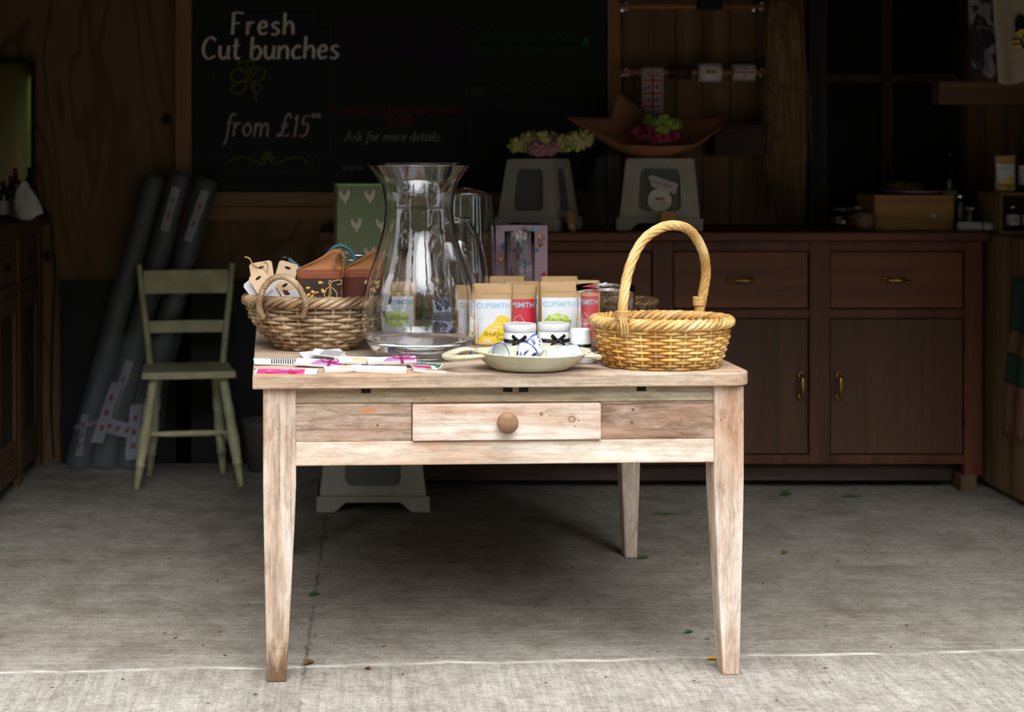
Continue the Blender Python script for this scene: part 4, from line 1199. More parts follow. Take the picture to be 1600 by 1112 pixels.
def flagroll(px, wpx, lb, r, hang=0, kind='flag', py=113):
    t = thing('ribbon_roll', lb, 'ribbon', (xx(px,YR), YR, zz(py,YR)), group='ribbon rolls on the lower rail')
    hw = wpx * YR / F / 2
    b = MB(); Mx = Matrix.Rotation(PI/2, 4, 'Y')
    m0 = {'flag': M_fw, 'white': M_lab, 'dark': plain('dark_ribbon', C(50,36,28), .7)}[kind]
    b.lathe([(.013,-hw),(r,-hw),(r,hw),(.013,hw),(.013,-hw)], 28, M=Mx, cap=False)
    b.build('roll', m0, t)
    if kind == 'flag':
        f_ = MB()
        for c_ in (-.35,):
            f_v = lambda u, v, l_: (u*2*hw*.92, -(r+.0004*l_)*math.cos((v*.9)+c_+.3), (r+.0004*l_)*math.sin((v*.9)+c_+.3))
            flag(f_, f_v)
        if hang:
            f_.box(-hw, hw, -r-.0005, -r, -hang, 0, 0)
            n = max(1, round(hang/.06))
            for i in range(n):
                zc = -.034 - i*hang/n*.98
                flag(f_, lambda u, v, l_, zc=zc: (u*2*hw*.92, -r-.0006-.0004*l_, zc + v*.056))
        f_.build('flag_ribbon', [M_fw, M_fb, M_fr], t)
    elif kind == 'white':
        b = MB()
        for s in (-1,1): b.poly(circ(s*.012,-.0,.012,.007,n=12), y=-r-.0008)
        b.build('printed_motif', M_brownink, t)
flagroll(1018, 33, 'union flag ribbon roll with a long tail hanging behind the bouquet', .022, .165)
flagroll(1062, 34, 'dark brown ribbon roll between two pale rolls', .028, kind='dark')
flagroll(1108, 34, 'plain white ribbon roll with a small brown motif', .04, kind='white')
flagroll(1161, 34, 'union flag ribbon roll at the right end of the rail', .036)
b = MB(); b.box(xx(1108,6.7), xx(1190,6.7), 6.6, 6.777, zz(243,6.65), zz(200,6.65)); b.box(xx(1104,6.7), xx(1194,6.7), 6.59, 6.777, zz(200,6.65), zz(195,6.65))
tag(b.build('wall_shelf_box', M_darkwood, bevel=.003), 'small dark wooden box shelf on the wall right of the bouquet', 'shelf')

# hanging bundle of dried grass
M_raf = plain('dried_grass', C(158,124,88), .8, scale=20, var=.35)
rf = thing('dried_grass_bundle', 'tall bundle of dried brown grass hanging beside the dark window', 'dried grass', (xx(1228,6.62), 6.62, 2.06))
b = MB(); rg = random.Random(5)
for i in range(520):
    a = rg.uniform(0, 2*PI); q = math.sqrt(rg.random())
    x0_ = .06*q*math.cos(a); y0_ = .04*q*math.sin(a)
    L = rg.uniform(.72, 1.03) if rg.random() < .8 else rg.uniform(.4, .8)
    sp2 = rg.uniform(1.0, 2.1); wv = rg.uniform(-.012,.012)
    pts = [(x0_, y0_, 0), (x0_*1.15+wv, y0_*1.1, -L*.33), (x0_*sp2*.85, y0_*sp2*.8, -L*.66), (x0_*sp2*.8+wv*2, y0_*sp2, -L)]
    b.tube(pts, [.0016,.0018,.0015,.0008], 3)
b.build('grass_stalks', M_raf, rf)
MB().tube([(.066*math.cos(t), .045*math.sin(t), -.02) for t in [2*PI*i/24 for i in range(24)]], .006, 8, closed=True).build('twine', M_kraft, rf)

# ---------------------------------------------------------------- items on the counter at the right
M_box = wood('plain_wooden_box', 'x', C(140,98,58), C(172,126,78), C(188,144,94), lines=.25, scale=.6)
YB = 6.35
wb = thing('wooden_box', 'plain wooden crate with a pale paper scrap on its face, on the counter', 'box', (xx(1428,YB), YB, 1.006))
bw = xx(1490,YB) - xx(1367,YB); bh = zz(305,YB) - 1.006
b = MB(); b.box(-bw/2, bw/2, 0, .012, 0, bh); b.box(-bw/2, bw/2, .208, .22, 0, bh); b.box(-bw/2,-bw/2+.012,.012,.208,0,bh); b.box(bw/2-.012,bw/2,.012,.208,0,bh); b.box(-bw/2+.012,bw/2-.012,.012,.208,0,.01)
b.build('box_body', M_box, wb, bevel=.0015)
b = MB()
for x_ in (-bw/2+.006, bw/2-.006, -.04, .04):
    for z_ in (.015, bh/2, bh-.015): b.add([(x_+a, -.0006, z_+c) for a, c in circ(0,0,.0018,n=8)], [list(range(8))], 0, False)
b.build('nail_heads', M_hole, wb)
b = MB(); b.poly([(.065,.062),(.09,.062),(.08,.042)], y=-.001); b.build('paper_scrap', M_lab, wb)
gk = NT('brown_gingham')
ck = gk.n('ShaderNodeTexChecker', Scale=130.0); ck.inputs['Color1'].default_value = C(150,112,62); ck.inputs['Color2'].default_value = C(60,40,26)
gk.l(gk.coords(), ck.inputs['Vector']); gk.l(ck.outputs[0], gk.b.inputs['Base Color']); gk.set(Roughness=.9)
b = MB()
b.grid(lambda u, v: ((u-.5)*.135, (v-.5)*.1, .038*math.sin(PI*min(1,max(0,v*.9+.05)))*(.7+.3*math.sin(u*3.0))+.004*math.sin(u*20)), 20, 10)
tag(b.build('gingham_cloth', gk.m, loc=(xx(1412,6.46), 6.46, zz(305,YB)+.012), solid=.004), 'folded brown gingham cloth on the plate over the wooden crate', 'cloth')
M_purp = plain('purple_glazed_dish', C(120,86,110), .25, scale=6)
b = MB(); b.lathe([(0,.0),(.06,.0),(.1,.004),(.128,.016),(.126,.0185),(.098,.0075),(.06,.004),(0,.004)], 40)
tag(b.build('shallow_dish', M_purp, loc=(xx(1425,6.46), 6.46, zz(305,YB)+.0005)), 'shallow purple dish resting on top of the wooden crate', 'dish')
M_clr = glass('jar_glass', C(226,226,226), .05)
bottle('tall_bottle', 'tall slim dark bottle behind the right end of the wooden crate', xx(1487,6.6), 6.62, 1.006, .03, .31, M_dkglass, M_cap)
def jar(px, Y, z0_, r, h, lb, m, lidm, labelled=True, grp=None):
    t = thing('glass_jar', lb, 'jar', (xx(px, Y), Y, z0_), group=grp)
    MB().lathe([(r*.92,0),(r,.006),(r,h*.74),(r*.86,h*.83),(r*.84,h*.86),(0,h*.86)], 24).build('jar_body', m, t)
    MB().lathe([(r*.9,h*.84),(r*.9,h*.985),(r*.86,h),(0,h)], 24).build('lid', lidm, t)
    if labelled:
        b = MB(); b.lathe([(r*1.012,h*.2),(r*1.012,h*.62)], 24, cap=False)
        b.flat(moved(stroke_geo('jam', r*.28, r*.06), -r*.2, h*.4), lambda a, c: ((r*1.03)*math.sin(a/r), -(r*1.03)*math.cos(a/r), c), 1)
        b.build('label', [M_lab, M_cap], t)
jar(1334, 6.4, 1.006, .03, .09, 'small dim glass jar on the counter left of the wooden crate', M_clr, M_clr, False)
M_basket0 = plain('dim_brown_pot', C(96,72,50), .6, scale=20)
b = MB(); b.lathe([(.03,0),(.042,.012),(.046,.04),(.038,.07),(.03,.078),(.026,.072),(.03,.04),(0,.01)], 28)
tag(b.build('round_brown_pot', M_basket0, loc=(xx(1349,6.28), 6.27, 1.006)), 'round brown pot on the counter close against the left of the wooden crate', 'pot')
jar(1310, 6.5, 1.006, .028, .08, 'dim glass jar on the counter farthest left of the wooden crate', M_clr, M_clr, False)
jar(1500, 6.34, 1.006, .022, .14, 'tall dark glass jar close against the right side of the wooden crate', M_dkglass, M_chrome, False)
jar(1515, 6.30, 1.006, .0185, .09, 'dim glass jar behind the white paper tube', M_clr, M_clr, False)
b = MB(); b.lathe([(.014,0),(.0175,.0),(.0175,.135),(.014,.135),(.014,0)], 20, M=Matrix.Rotation(PI/2,4,'Y'), cap=False)
b.lathe([(.0178,.09),(.0178,.096)], 20, mi=1, M=Matrix.Rotation(PI/2,4,'Y'), cap=False)
tag(b.build('paper_tube', [M_lab, M_cap], loc=(xx(1500,6.24), 6.26, 1.0245)), 'white paper tube lying at the right end of the counter', 'tube')

# right hand crates and boxes
M_crate = wood('rough_crate_wood', 'z', C(88,68,46), C(116,92,64), C(136,110,80), lines=.35, scale=.6)
M_cratex = wood('rough_crate_board', 'x', C(88,68,46), C(112,88,60), C(132,106,76), lines=.35, scale=.6)
rc = thing('tall_crate', 'tall rough wooden crate stand at the right edge under the jar shelf', 'crate', (2.70, 6.12, 0))
b = MB(); b.box(-.19, -.165, -.9, .33, .02, .995)
b.build('side_boards', M_crate, rc, bevel=.003)
b = MB()
for k in range(4):
    b.box(-.19+.095*k, -.19+.095*(k+1)-.002, .305, .33, .03, .995)
    b.box(-.165+.089*k, -.165+.089*(k+1)-.002, -.9, -.88, .03, .97)
b.build('end_boards', M_crate, rc, bevel=.002)
b = MB(); b.box(-.165,.19,-.9,.305,.97,.996); b.build('top_boards', M_cratex, rc, bevel=.002)
b = MB(); b.box(-.165,.19,-.9,.305,.0,.03); b.build('bottom_boards', M_cratex, rc, bevel=.002)
sh = thing('jar_shelf_crate', 'open-fronted wooden crate holding dark jars at the right edge', 'crate', (2.69, 6.21, .9965))
b = MB(); b.box(-.16,.22,-.02,.2,0,.014); b.build('shelf_bottom', M_cratex, sh, bevel=.001)
b = MB(); b.box(-.16,.22,-.02,.2,.148,.162); b.build('shelf_top', M_cratex, sh, bevel=.001)
for q0_ in (-.16, .207): MB().box(q0_,q0_+.013,-.02,.2,.0145,.1475).build('shelf_side', M_crate, sh, bevel=.001)
b = MB(); b.box(-.147,.207,.188,.2,.0145,.1475); b.build('shelf_back', M_cratex, sh)
M_jam = plain('dark_preserve', C(38,18,18), .12, scale=5)
for i, (dx, lb) in enumerate(((-.085,'leftmost dark preserve jar inside the open crate'), (-.02,'dark preserve jar at the picture edge inside the open crate'))):
    jar(0, 1, 0, .028, .095, lb, M_jam, M_gold, True, 'preserve jars in the open crate'); tj = bpy.data.objects['glass_jar' if 'glass_jar' not in bpy.data.objects else 'glass_jar']
    tj = [o for o in bpy.data.objects if o.get('label') == lb][0]; tj.location = (2.69+dx, 6.245, 1.0112)
# tea pouch and bottles on the crate (pouch builder is shared with the table)
def blob(cx, cz_, pts): return [(cx + a, cz_ + c) for a, c in pts]
BIRD = [(-.5,-.5),(-.46,-.36),(-.36,-.16),(-.22,.02),(-.08,.16),(.02,.22),(.06,.34),(.14,.44),(.26,.48),(.36,.44),(.44,.36),(.56,.30),(.46,.27),(.42,.2),(.42,.06),(.40,-.1),(.34,-.26),(.28,-.38),(.20,-.5)]
CLOUD = [(.5*math.cos(t)*(1+.06*math.sin(9*t)), .32*math.sin(t)*(1+.08*math.sin(9*t))) for t in [2*PI*i/60 for i in range(60)]]
M_kr = plain('kraft_pouch_paper', C(200,160,112), .62, scale=9, var=.1, bump=.25)
M_krf = plain('kraft_folded_edge', C(178,136,90), .65, scale=14, var=.08)
M_wl = plain('white_label', C(232,232,236), .55, var=.03); M_redl = plain('red_label', C(206,30,52), .5, var=.05)
M_yel = plain('yellow_ink', C(248,206,24), .55, var=.03); M_lime = plain('lime_ink', C(190,210,56), .55, var=.03)
M_pale = plain('pale_blue_ink', C(160,200,222), .6, var=.02); M_blue = plain('mid_blue_ink', C(96,158,200), .6, var=.02)
M_ink = plain('dark_green_ink', C(50,58,40), .6, var=.02); M_dot = plain('grey_dot_ink', C(196,200,212), .6, var=.02); M_wi = plain('white_ink', C(240,240,240), .6, var=.02)
M_yt = plain('ochre_ink', C(210,190,60), .6, var=.02)
def pouch(lb, loc, rz, w, h, kind, group='kraft tea and coffee pouches', text='CUPSMITH', rot=None, cat='pouch', taper=0.0, seed=1):
    t = thing('kraft_pouch', lb, cat, loc, rz, group=group, rot=rot)
    rr = random.Random(seed)
    ph = rr.uniform(0, 6)
    def th(z_):
        v = z_ / h
        return .030 * (1 - max(0, v) ** 1.5) * (1 if v < .75 else 1) + .0015
    def front(u, z_, off=0):
        k = 1 - abs(2*u/w) ** 5
        wr = .0007 * math.sin(z_*160 + ph + u*30) * (1 if z_ > h*.78 else 0)
        return (u, -th(z_) * max(0, k) - wr - off, z_)
    NU, NV = 16, 22
    b = MB(); vs = []; fs = []
    for j in range(NV+1):
        z_ = h * j / NV
        ww = w/2 * (1 - .04*math.sin(PI*j/NV))
        if j == NV: ww -= .004
        ring = []
        for i in range(NU+1):
            u = -ww + 2*ww*i/NU
            x_, y_, zz_ = front(u * .999, z_); ring.append((u, y_, z_))
        for i in range(NU-1, 0, -1):
            u = -ww + 2*ww*i/NU
            x_, y_, zz_ = front(u * .999, z_); ring.append((u, -y_, z_))
        vs += ring
    n = 2*NU
    for j in range(NV):
        for i in range(n):
            i2 = (i+1) % n
            fs.append((j*n+i, j*n+i2, (j+1)*n+i2, (j+1)*n+i))
    fs.append(list(range(n))[::-1]); fs.append([NV*n+i for i in range(n)])
    b.add(vs, fs, 0, True)
    # sealed seam lines near the top
    b.grid(lambda u, v: front((u-.5)*w*.985, h*(.83+.012*v), .0007), 8, 1, 1)
    b.build('pouch_body', [M_kr, M_krf], t)
    lw, lz0, lz1 = w*.86, h*.06, h*.745
    if kind in ('yellow', 'green', 'plain'): lz0 = h*.035
    lb_ = MB()
    mats = [M_redl if kind == 'red' else M_wl, M_yel, M_lime, M_pale, M_ink, M_dot, M_wi, M_blue, M_yt]
    lb_.grid(lambda u, v: front((u-.5)*lw, lz0 + (lz1-lz0)*v, .0006), 10, 16, 0)
    fn = lambda off: (lambda a, c: front(a, c, off))
    if kind != 'red':
        cols_ = 15
        for r_ in range(18):
            for c_ in range(cols_):
                x_ = -lw/2 + lw*(c_+.5 + (.5 if r_ % 2 else 0))/(cols_+.5); z_ = lz1 - .004 - r_*(lz1-lz0-.006)/18
                lb_.add([front(x_+a, z_+d, .0009) for a, d in ((-.0007,-.0007),(.0007,-.0007),(.0007,.0007),(-.0007,.0007))], [(0,1,2,3)], 5, False)
    tz = lz1 - (lz1-lz0)*.15
    tm = {'yellow': 3, 'green': 3, 'red': 3, 'plain': 7, 'ochre': 8, 'greenblue': 7}[kind]
    lb_.flat(moved(text_geo(text, lw*.205, lw*.004), 0, tz), fn(.0014), tm)
    def poly(pts, mi, off):
        # split wide outline into vertical strips so it follows the pouch
        lb_.poly([(a, c) for a, c in pts], mi=mi, fn=lambda a, c: front(a, c, off))
    if kind == 'yellow':
        W = lw*.93
        bq_ = crom([Vector((a, c, 0)) for a, c in BIRD[:-1]], 4)
        lb_.fill([(p.x*W, lz0 + .002 + (p.y+.5)*W*.86) for p in bq_] + [(.20*W, lz0+.002)], fn(.0013), 1)
        ex, ez = .23*W, lz0+.002+(.34+.5)*W*.86
        poly([(ex+a, ez+c) for a, c in circ(0,0,.0022,n=10)], 6, .0017)
        for s_, x_, v_, k_ in (('Our',.12,.68,.0042),('Favourite',.1,.57,.0038),('Organic',-.03,.46,.004)):
            lb_.flat(moved(stroke_geo(s_, k_, .0009, .15, smooth=3), x_*W, lz0+v_*W*.86), fn(.0017), 6)
        lb_.flat(moved(stroke_geo('Breakfast', .0075, .0013, .25, smooth=3), .02*W, lz0+.28*W*.86), fn(.0017), 4)
        lb_.flat(moved(stroke_geo('Tea', .0068, .0013, .25, smooth=3), .17*W, lz0+.11*W*.86), fn(.0017), 4)
        lb_.flat(moved(stroke_geo('Loose leaf', .0034, .0008, .1, smooth=3), -.2*W, lz0+.15*W*.86), fn(.0017), 6)
        lb_.flat(moved(stroke_geo('tea bags', .0034, .0008, .1, smooth=3), -.2*W, lz0+.07*W*.86), fn(.0017), 6)
    elif kind in ('green', 'greenblue'):
        W = lw*.78; cz2 = lz0 + (lz1-lz0)*.46
        lb_.fill([(-lw*.05+a*W, cz2+c*W) for a, c in CLOUD], fn(.0013), 2)
        lb_.flat(moved(stroke_geo('Relaxing', .0055, .001, .25, smooth=3), -lw*.05, cz2+.012), fn(.0017), 6)
        lb_.flat(moved(stroke_geo('Calm Days', .0085, .0014, .3, smooth=3), -lw*.05, cz2-.004), fn(.0017), 4)
    elif kind == 'red':
        cz2 = lz0 + (lz1-lz0)*.5
        ol = [(-.014,-.004),(-.006,.010),(-.002,.006),(.004,.013),(.016,-.004)]
        g = MB()
        def rb(pts, w_):
            vs = []; fs = []
            for i, (a, c) in enumerate(pts):
                p = pts[max(i-1,0)]; q = pts[min(i+1,len(pts)-1)]
                dx, dz = q[0]-p[0], q[1]-p[1]; L = math.hypot(dx, dz) or 1
                vs += [(a - dz/L*w_/2, c + dx/L*w_/2), (a + dz/L*w_/2, c - dx/L*w_/2)]
            for i in range(len(pts)-1): fs.append((2*i+1, 2*i+3, 2*i+2, 2*i))
            return vs, fs
        lb_.flat(rb([(a, cz2+c) for a, c in ol], .001), fn(.0014), 6)
        lb_.flat(rb([(-.018,cz2-.008),(-.006,cz2-.005),(.006,cz2-.009),(.019,cz2-.006)], .001), fn(.0014), 6)
        lb_.flat(moved(stroke_geo('Coffee', .0065, .0011, .2, smooth=3), 0, cz2-.022), fn(.0014), 6)
        lb_.flat(moved(stroke_geo('ground', .0045, .0008, .2, smooth=3), 0, cz2-.034), fn(.0014), 6)
    elif kind == 'bird':
        pass
    lb_.build('label', mats, t)
    return t
pouch('white and yellow bird packet standing on the open crate at the right edge', (2.597, 6.30, 1.160), math.radians(-14), .078, .142, 'yellow', group=None, cat='packet', seed=9)
bottle('sauce_bottle', 'tall red sauce bottle on top of the open crate at the right edge', 2.69, 6.31, 1.159, .035, .215, M_sauce, M_cap, neck=.5)

# hanging textiles at the top right
M_tow = plain('oatmeal_linen', C(170,156,136), .9, scale=90, var=.12, bump=.3)
fk = NT('dark_floral_cloth')
fv = fk.n('ShaderNodeTexVoronoi', Scale=14.0); fk.l(fk.coords((1,1,.6)), fv.inputs['Vector'])
fk.base(fk.mix(fk.ramp(fk.noise(fk.coords((9,9,7)), 1.0, 4, .6, 1.5), [(.5,0),(.56,1)]), C(44,30,44), C(128,124,128))); fk.set(Roughness=.9)
rl = thing('hanging_rail', 'thin dark rail carrying the hanging cloths at the top right', 'rail', (2.6, 6.23, 1.965))
MB().tube([(-.2,0,0),(.375,0,0)], .008, 10).build('rod', M_black, rl)
def hang(x0_, x1_, z0_, y_, ph):
    b = MB()
    def fn(u, v):
        return (x0_ + (x1_-x0_)*u + .012*(v-.5)*(1-u)*2, y_ + .009*math.sin(u*9+ph)*(.4+.6*v), 1.957 - (1.957-z0_)*v + .02*v*math.sin(u*3+ph))
    b.grid(fn, 24, 16); return b
b = hang(xx(1517,6.19), xx(1556,6.19), zz(122,6.19), 6.195, 1)
tag(b.build('floral_cloth', fk.m, solid=.004), 'dark purple floral cloth hanging left of the bee bag', 'cloth')
bt = thing('bee_tote_bag', 'oatmeal linen bag printed with a bee, hanging at the top right edge', 'bag', (xx(1585,6.17), 6.17, 1.95))
b = hang(xx(1554,6.17)-bt.location.x, xx(1625,6.17)-bt.location.x, zz(124,6.17)-1.95+1.957, .0, 4)
for i, v in enumerate(b.v): b.v[i] = (v[0], v[1], v[2]-1.957)
b.build('bag_body', M_tow, bt, solid=.006)
b = MB(); S6 = 6.15/F
def bee(pts, mi, l_): b.poly([((a-1585)*S6*1.0, -(c)*S6) for a, c in pts], y=-.014-.0004*l_, mi=mi)
Z0 = (1.95 - H) * F / 6.15
def bp(pts): return [(a, c - (CY - Z0) ) for a, c in pts]
bee(bp(circ(1592,38,9,16,n=14,a0=.3)), 0, 1); bee(bp(circ(1587,66,6,9,n=14)), 1, 2); bee(bp(circ(1594,52,7,7,n=14)), 1, 3)
bee(bp([(1580,60),(1592,58),(1592,61),(1580,63)]), 0, 4); bee(bp([(1581,68),(1592,66),(1592,69),(1581,71)]), 0, 4); bee(bp([(1578,50),(1590,44),(1589,48)]), 0, 5); bee(bp([(1584,43),(1592,42),(1592,46)]), 0, 5)
bee(bp([(1594,60),(1598,74),(1595,76),(1591,62)]), 0, 5); bee(bp(circ(1604,44,12,6,n=14)), 0, 1); bee(bp(circ(1600,56,5,n=10)), 0, 5)
b.build('bee_print', [M_black, M_yt], bt)
# green and brown apron at the right edge
b = MB()
b.grid(lambda u, v: (-.012*math.sin(u*7), -.02+.17*u, -.0+.42*v), 14, 14)
ga = thing('folded_apron', 'dark green and brown apron hanging on the tall crate at the right edge', 'apron', (2.494, 5.86, .25))
gm = plain('dark_green_cloth', C(26,58,40), .9, scale=30); bm_ = plain('brown_cloth', C(104,72,46), .9, scale=30)
b = MB(); b.grid(lambda u, v: (.0-.01*math.sin(u*7)-.006, .02+.16*u-.03*v, .0+.2*v), 14, 6); b.build('lower_cloth', bm_, ga, solid=.004)
b = MB(); b.grid(lambda u, v: (.0-.01*math.sin(u*7)-.006, -.01+.18*u-.03*v, .2+.11*v), 14, 6); b.build('green_band', gm, ga, solid=.004)
b = MB(); b.grid(lambda u, v: (.0-.01*math.sin(u*7)-.006, -.04+.2*u-.04*v, .31+.09*v), 14, 6); b.build('middle_cloth', bm_, ga, solid=.004)
b = MB(); b.grid(lambda u, v: (.0-.01*math.sin(u*7)-.006, -.08+.2*u-.04*v, .4+.2*v), 14, 6); b.build('upper_band', gm, ga, solid=.004)
# pale bucket behind the chair
b = MB(); b.lathe([(.07,0),(.095,.2),(.098,.205),(.092,.205),(.068,.008),(0,.008)], 32)
tag(b.build('plastic_bucket', M_stoold, loc=(-.335, 6.62, 0)), 'dim grey plastic bucket on the floor between chair and table', 'bucket')
# ---------------------------------------------------------------- things on the table
E = .0006
TZE = TZ + E
M_glass = glass('clear_glass')
def vessel(name, label, cat, x, y, outer, wall, floor_z, m=None, group=None, n=72):
    """thick glass vessel: outer = (r, z) from foot to rim"""
    if len(outer) < 8:
        oo = []
        for (ra, za), (rb_, zb_) in zip(outer[:-1], outer[1:]): oo += [(ra+(rb_-ra)*t/6, za+(zb_-za)*t/6) for t in range(6)]
        outer = oo + [outer[-1]]
    inner = [(r - wall, z_) for r, z_ in outer if z_ > floor_z + wall * 1.5]
    rimr = (outer[-1][0] - wall/2, outer[-1][1] + wall*.35)
    f0 = inner[0]
    prof = [(0, 0)] + list(outer) + [rimr] + inner[::-1] + [(f0[0]*.86, floor_z+.004), (f0[0]*.5, floor_z), (0, floor_z)]
    b = MB(); b.lathe(prof, n, cap=False)
    return tag(b.build(name, m or M_glass, loc=(x, y, TZE)), label, cat, group)
s_ = .001732
def vp(l): 
    pts = [Vector(((r), 0, (557.5 - y_) * s_)) for y_, r in l]
    q = crom(pts, 4); return [(p.x, p.z) for p in q]
vase_prof = vp([(556.8,.100),(552,.112),(540,.133),(520,.1495),(500,.1525),(470,.1515),(440,.141),(412,.1255),(385,.110),(360,.0985),(338,.0935),(318,.0925),(290,.102),(275,.116),(256,.140)])
vessel('glass_vase', 'large clear glass vase with flared rim and bulging body, left of the pouches', 'vase', xx(653,4.30)+.003, 4.30, vase_prof, .0035, .040, n=96)
q_ = crom([Vector(p) for p in [(.070,0,0),(.092,0,.01),(.095,0,.05),(.094,0,.15),(.085,0,.3),(.079,0,.434)]], 4)
vessel('straight_glass_vase', 'tall straight clear glass vase at the back, its rim right of the big vase neck', 'vase', xx(729,5.08), 5.08, [(p.x, p.z) for p in q_], .003, .012)
q_ = crom([Vector(p) for p in [(.075,0,0),(.100,0,.012),(.108,0,.06),(.107,0,.14),(.100,0,.22),(.082,0,.285),(.058,0,.325),(.048,0,.34),(.050,0,.352)]], 4)
vessel('round_glass_bottle', 'round-shouldered clear glass jar with a narrow mouth behind the big vase', 'jar', xx(711,4.86), 4.86, [(p.x*.95, p.z) for p in q_], .003, .012)
# fluted glass
b = MB(); vs = []; n = 96
prof = [(0,0),(.040,0),(.045,.006),(.046,.15),(.0465,.300),(.0458,.3015),(.0451,.30),(.0447,.15),(.0435,.010),(0,.006)]
for r, z_ in prof:
    for k in range(n):
        rr_ = r + (.0010*math.cos(16*2*PI*k/n) if r > .0425 else 0)
        vs.append((rr_*math.cos(2*PI*k/n), rr_*math.sin(2*PI*k/n), z_))
fs = []
for i in range(len(prof)-1):
    for k in range(n): fs.append((i*n+k, i*n+(k+1) % n, (i+1)*n+(k+1) % n, (i+1)*n+k))
b.add(vs, fs)
tag(b.build('fluted_glass_vase', M_glass, loc=(xx(812,5.02), 5.02, TZE)), 'slim fluted clear glass vase in front of the floral box', 'vase')
q_ = [(.072,0),(.078,.004),(.0795,.012),(.080,.09),(.0805,.186)]
vessel('glass_cylinder', 'short wide clear glass cylinder behind the golden wicker basket', 'vase', xx(946,4.385), 4.385, q_, .003, .010)
M_navy = plain('navy_glass', C(22,24,72), .5, scale=4, var=.1)
b = MB(); b.lathe([(0,0),(.033,0),(.0345,.004),(.032,.05),(.029,.09),(.026,.128),(.0235,.128),(.026,.09),(.029,.04),(0,.012)], 32)
tag(b.build('navy_glass_jar', M_navy, loc=(xx(692,4.63), 4.63, TZE)), 'small navy blue glass jar seen through the big vase', 'jar')

# green box with hens
M_grn = plain('green_printed_cloth', C(86,94,62), .8, scale=160, var=.14, bump=.2)
M_hen = plain('grey_brown_hen_print', C(150,136,120), .8, scale=120, var=.2)
HEN = [(-.1,-.5),(-.04,-.34),(-.22,-.22),(-.36,.0),(-.42,.3),(-.3,.42),(-.2,.2),(-.05,.08),(.1,.14),(.16,.36),(.22,.46),(.3,.46),(.36,.34),(.44,.3),(.36,.24),(.36,.0),(.26,-.2),(.08,-.34),(.12,-.5),(.04,-.5),(.0,-.38),(-.04,-.5)]
gb = thing('hen_print_box', 'tall olive green box printed with hens behind the left wicker basket', 'box', (.050, 5.03, TZE), math.radians(4))
gh = .449
b = MB(); b.box(-.082, .082, -.075, .075, 0, gh); b.build('box_body', M_grn, gb, bevel=.004)
b = MB(); b.box(-.083, .083, -.076, .076, gh-.004, gh+.003); b.build('box_rim', plain('pale_green_rim', C(108,128,84), .8), gb, bevel=.0015)
hp = MB()
for r_ in range(5):
    for c_ in range(2):
        x_ = -.058 + c_*.078 + (.036 if r_ % 2 else 0); z_ = gh - .035 - r_*.088
        if x_ > .07: continue
        hp.fill([(x_+a*.042, z_+c*.044) for a, c in HEN], lambda p, q: (p, -.0757, q))
for i in range(4):
    pass
hp.build('hen_print', M_hen, gb)

# floral box
fl = thing('floral_box', 'box printed with pink and orange flowers standing at the back of the table', 'box', (xx(815,5.13), 5.15, TZE))
b = MB(); b.box(-.083, .083, -.02, .03, 0, .315)
b.build('box_body', plain('mauve_printed_card', C(168,140,150), .6, scale=12, var=.15), fl, bevel=.001)
mats = [plain('print_'+nme, c, .6, scale=40, var=.15) for nme, c in (('orange', C(206,120,60)), ('red', C(170,50,60)), ('teal', C(90,160,150)), ('cream', C(226,214,206)), ('plum', C(90,44,70)), ('blue', C(70,90,150)))]
b = MB(); fr_ = random.Random(12); lift = 0
for i in range(46):
    cx_, cz_ = fr_.uniform(-.072,.072), fr_.uniform(.05,.303); s2 = fr_.uniform(.008,.02); k = fr_.randrange(3,7); mi = fr_.randrange(6)
    pts = [(cx_+s2*(.65+.35*math.cos(k*t))*math.cos(t), cz_+s2*(.65+.35*math.cos(k*t))*math.sin(t)) for t in [2*PI*j/(k*6) for j in range(k*6)]]
    pts = [(min(.082,max(-.082,a)), min(.314,c)) for a, c in pts]
    b.poly(pts, y=-.0203-.00006*i, mi=mi)
    b.poly(circ(min(.079,max(-.079,cx_)),min(.31,cz_),s2*.22,n=8), y=-.02033-.00006*i, mi=(mi+3) % 6)
b.build('flower_print', mats, fl)

# pouches
PG = [('yellow','kraft pouch with a yellow bird label, foremost of the pouches',770,4.585,.117,.176,0,'yellow'),
 ('red','kraft pouch with a red label between the bird pouch and the green-cloud pouch',808,4.665,.117,.166,2,'red'),
 ('green','kraft pouch with a green cloud label right of the red one, over the second tin',872.5,4.605,.112,.180,-1,'green'),
 ('red2','kraft pouch with a red label seen through the glass cylinder',906,4.69,.119,.176,-3,'red'),
 ('e','kraft pouch of which only the top shows, farthest back behind the bird pouch',792,4.87,.112,.174,1,'plain'),
 ('f','kraft pouch of which only the top shows, directly behind the red-labelled pouch',815,4.775,.112,.166,0,'plain'),
 ('g','kraft pouch of which only the top shows, behind the green-cloud pouch',874,4.80,.114,.179,2,'plain'),
 ('h','kraft pouch with ochre lettering, half hidden behind the left side of the bird pouch',744,4.665,.106,.166,4,'ochre'),
 ('i','kraft pouch with a green cloud label seen through the big glass vase',620,4.72,.113,.170,-2,'greenblue')]
for i, (k_, lb, px, Y, w, h, rz, kind) in enumerate(PG):
    pouch(lb, (xx(px, Y), Y, TZE), math.radians(rz), w, h, kind, seed=i+1)

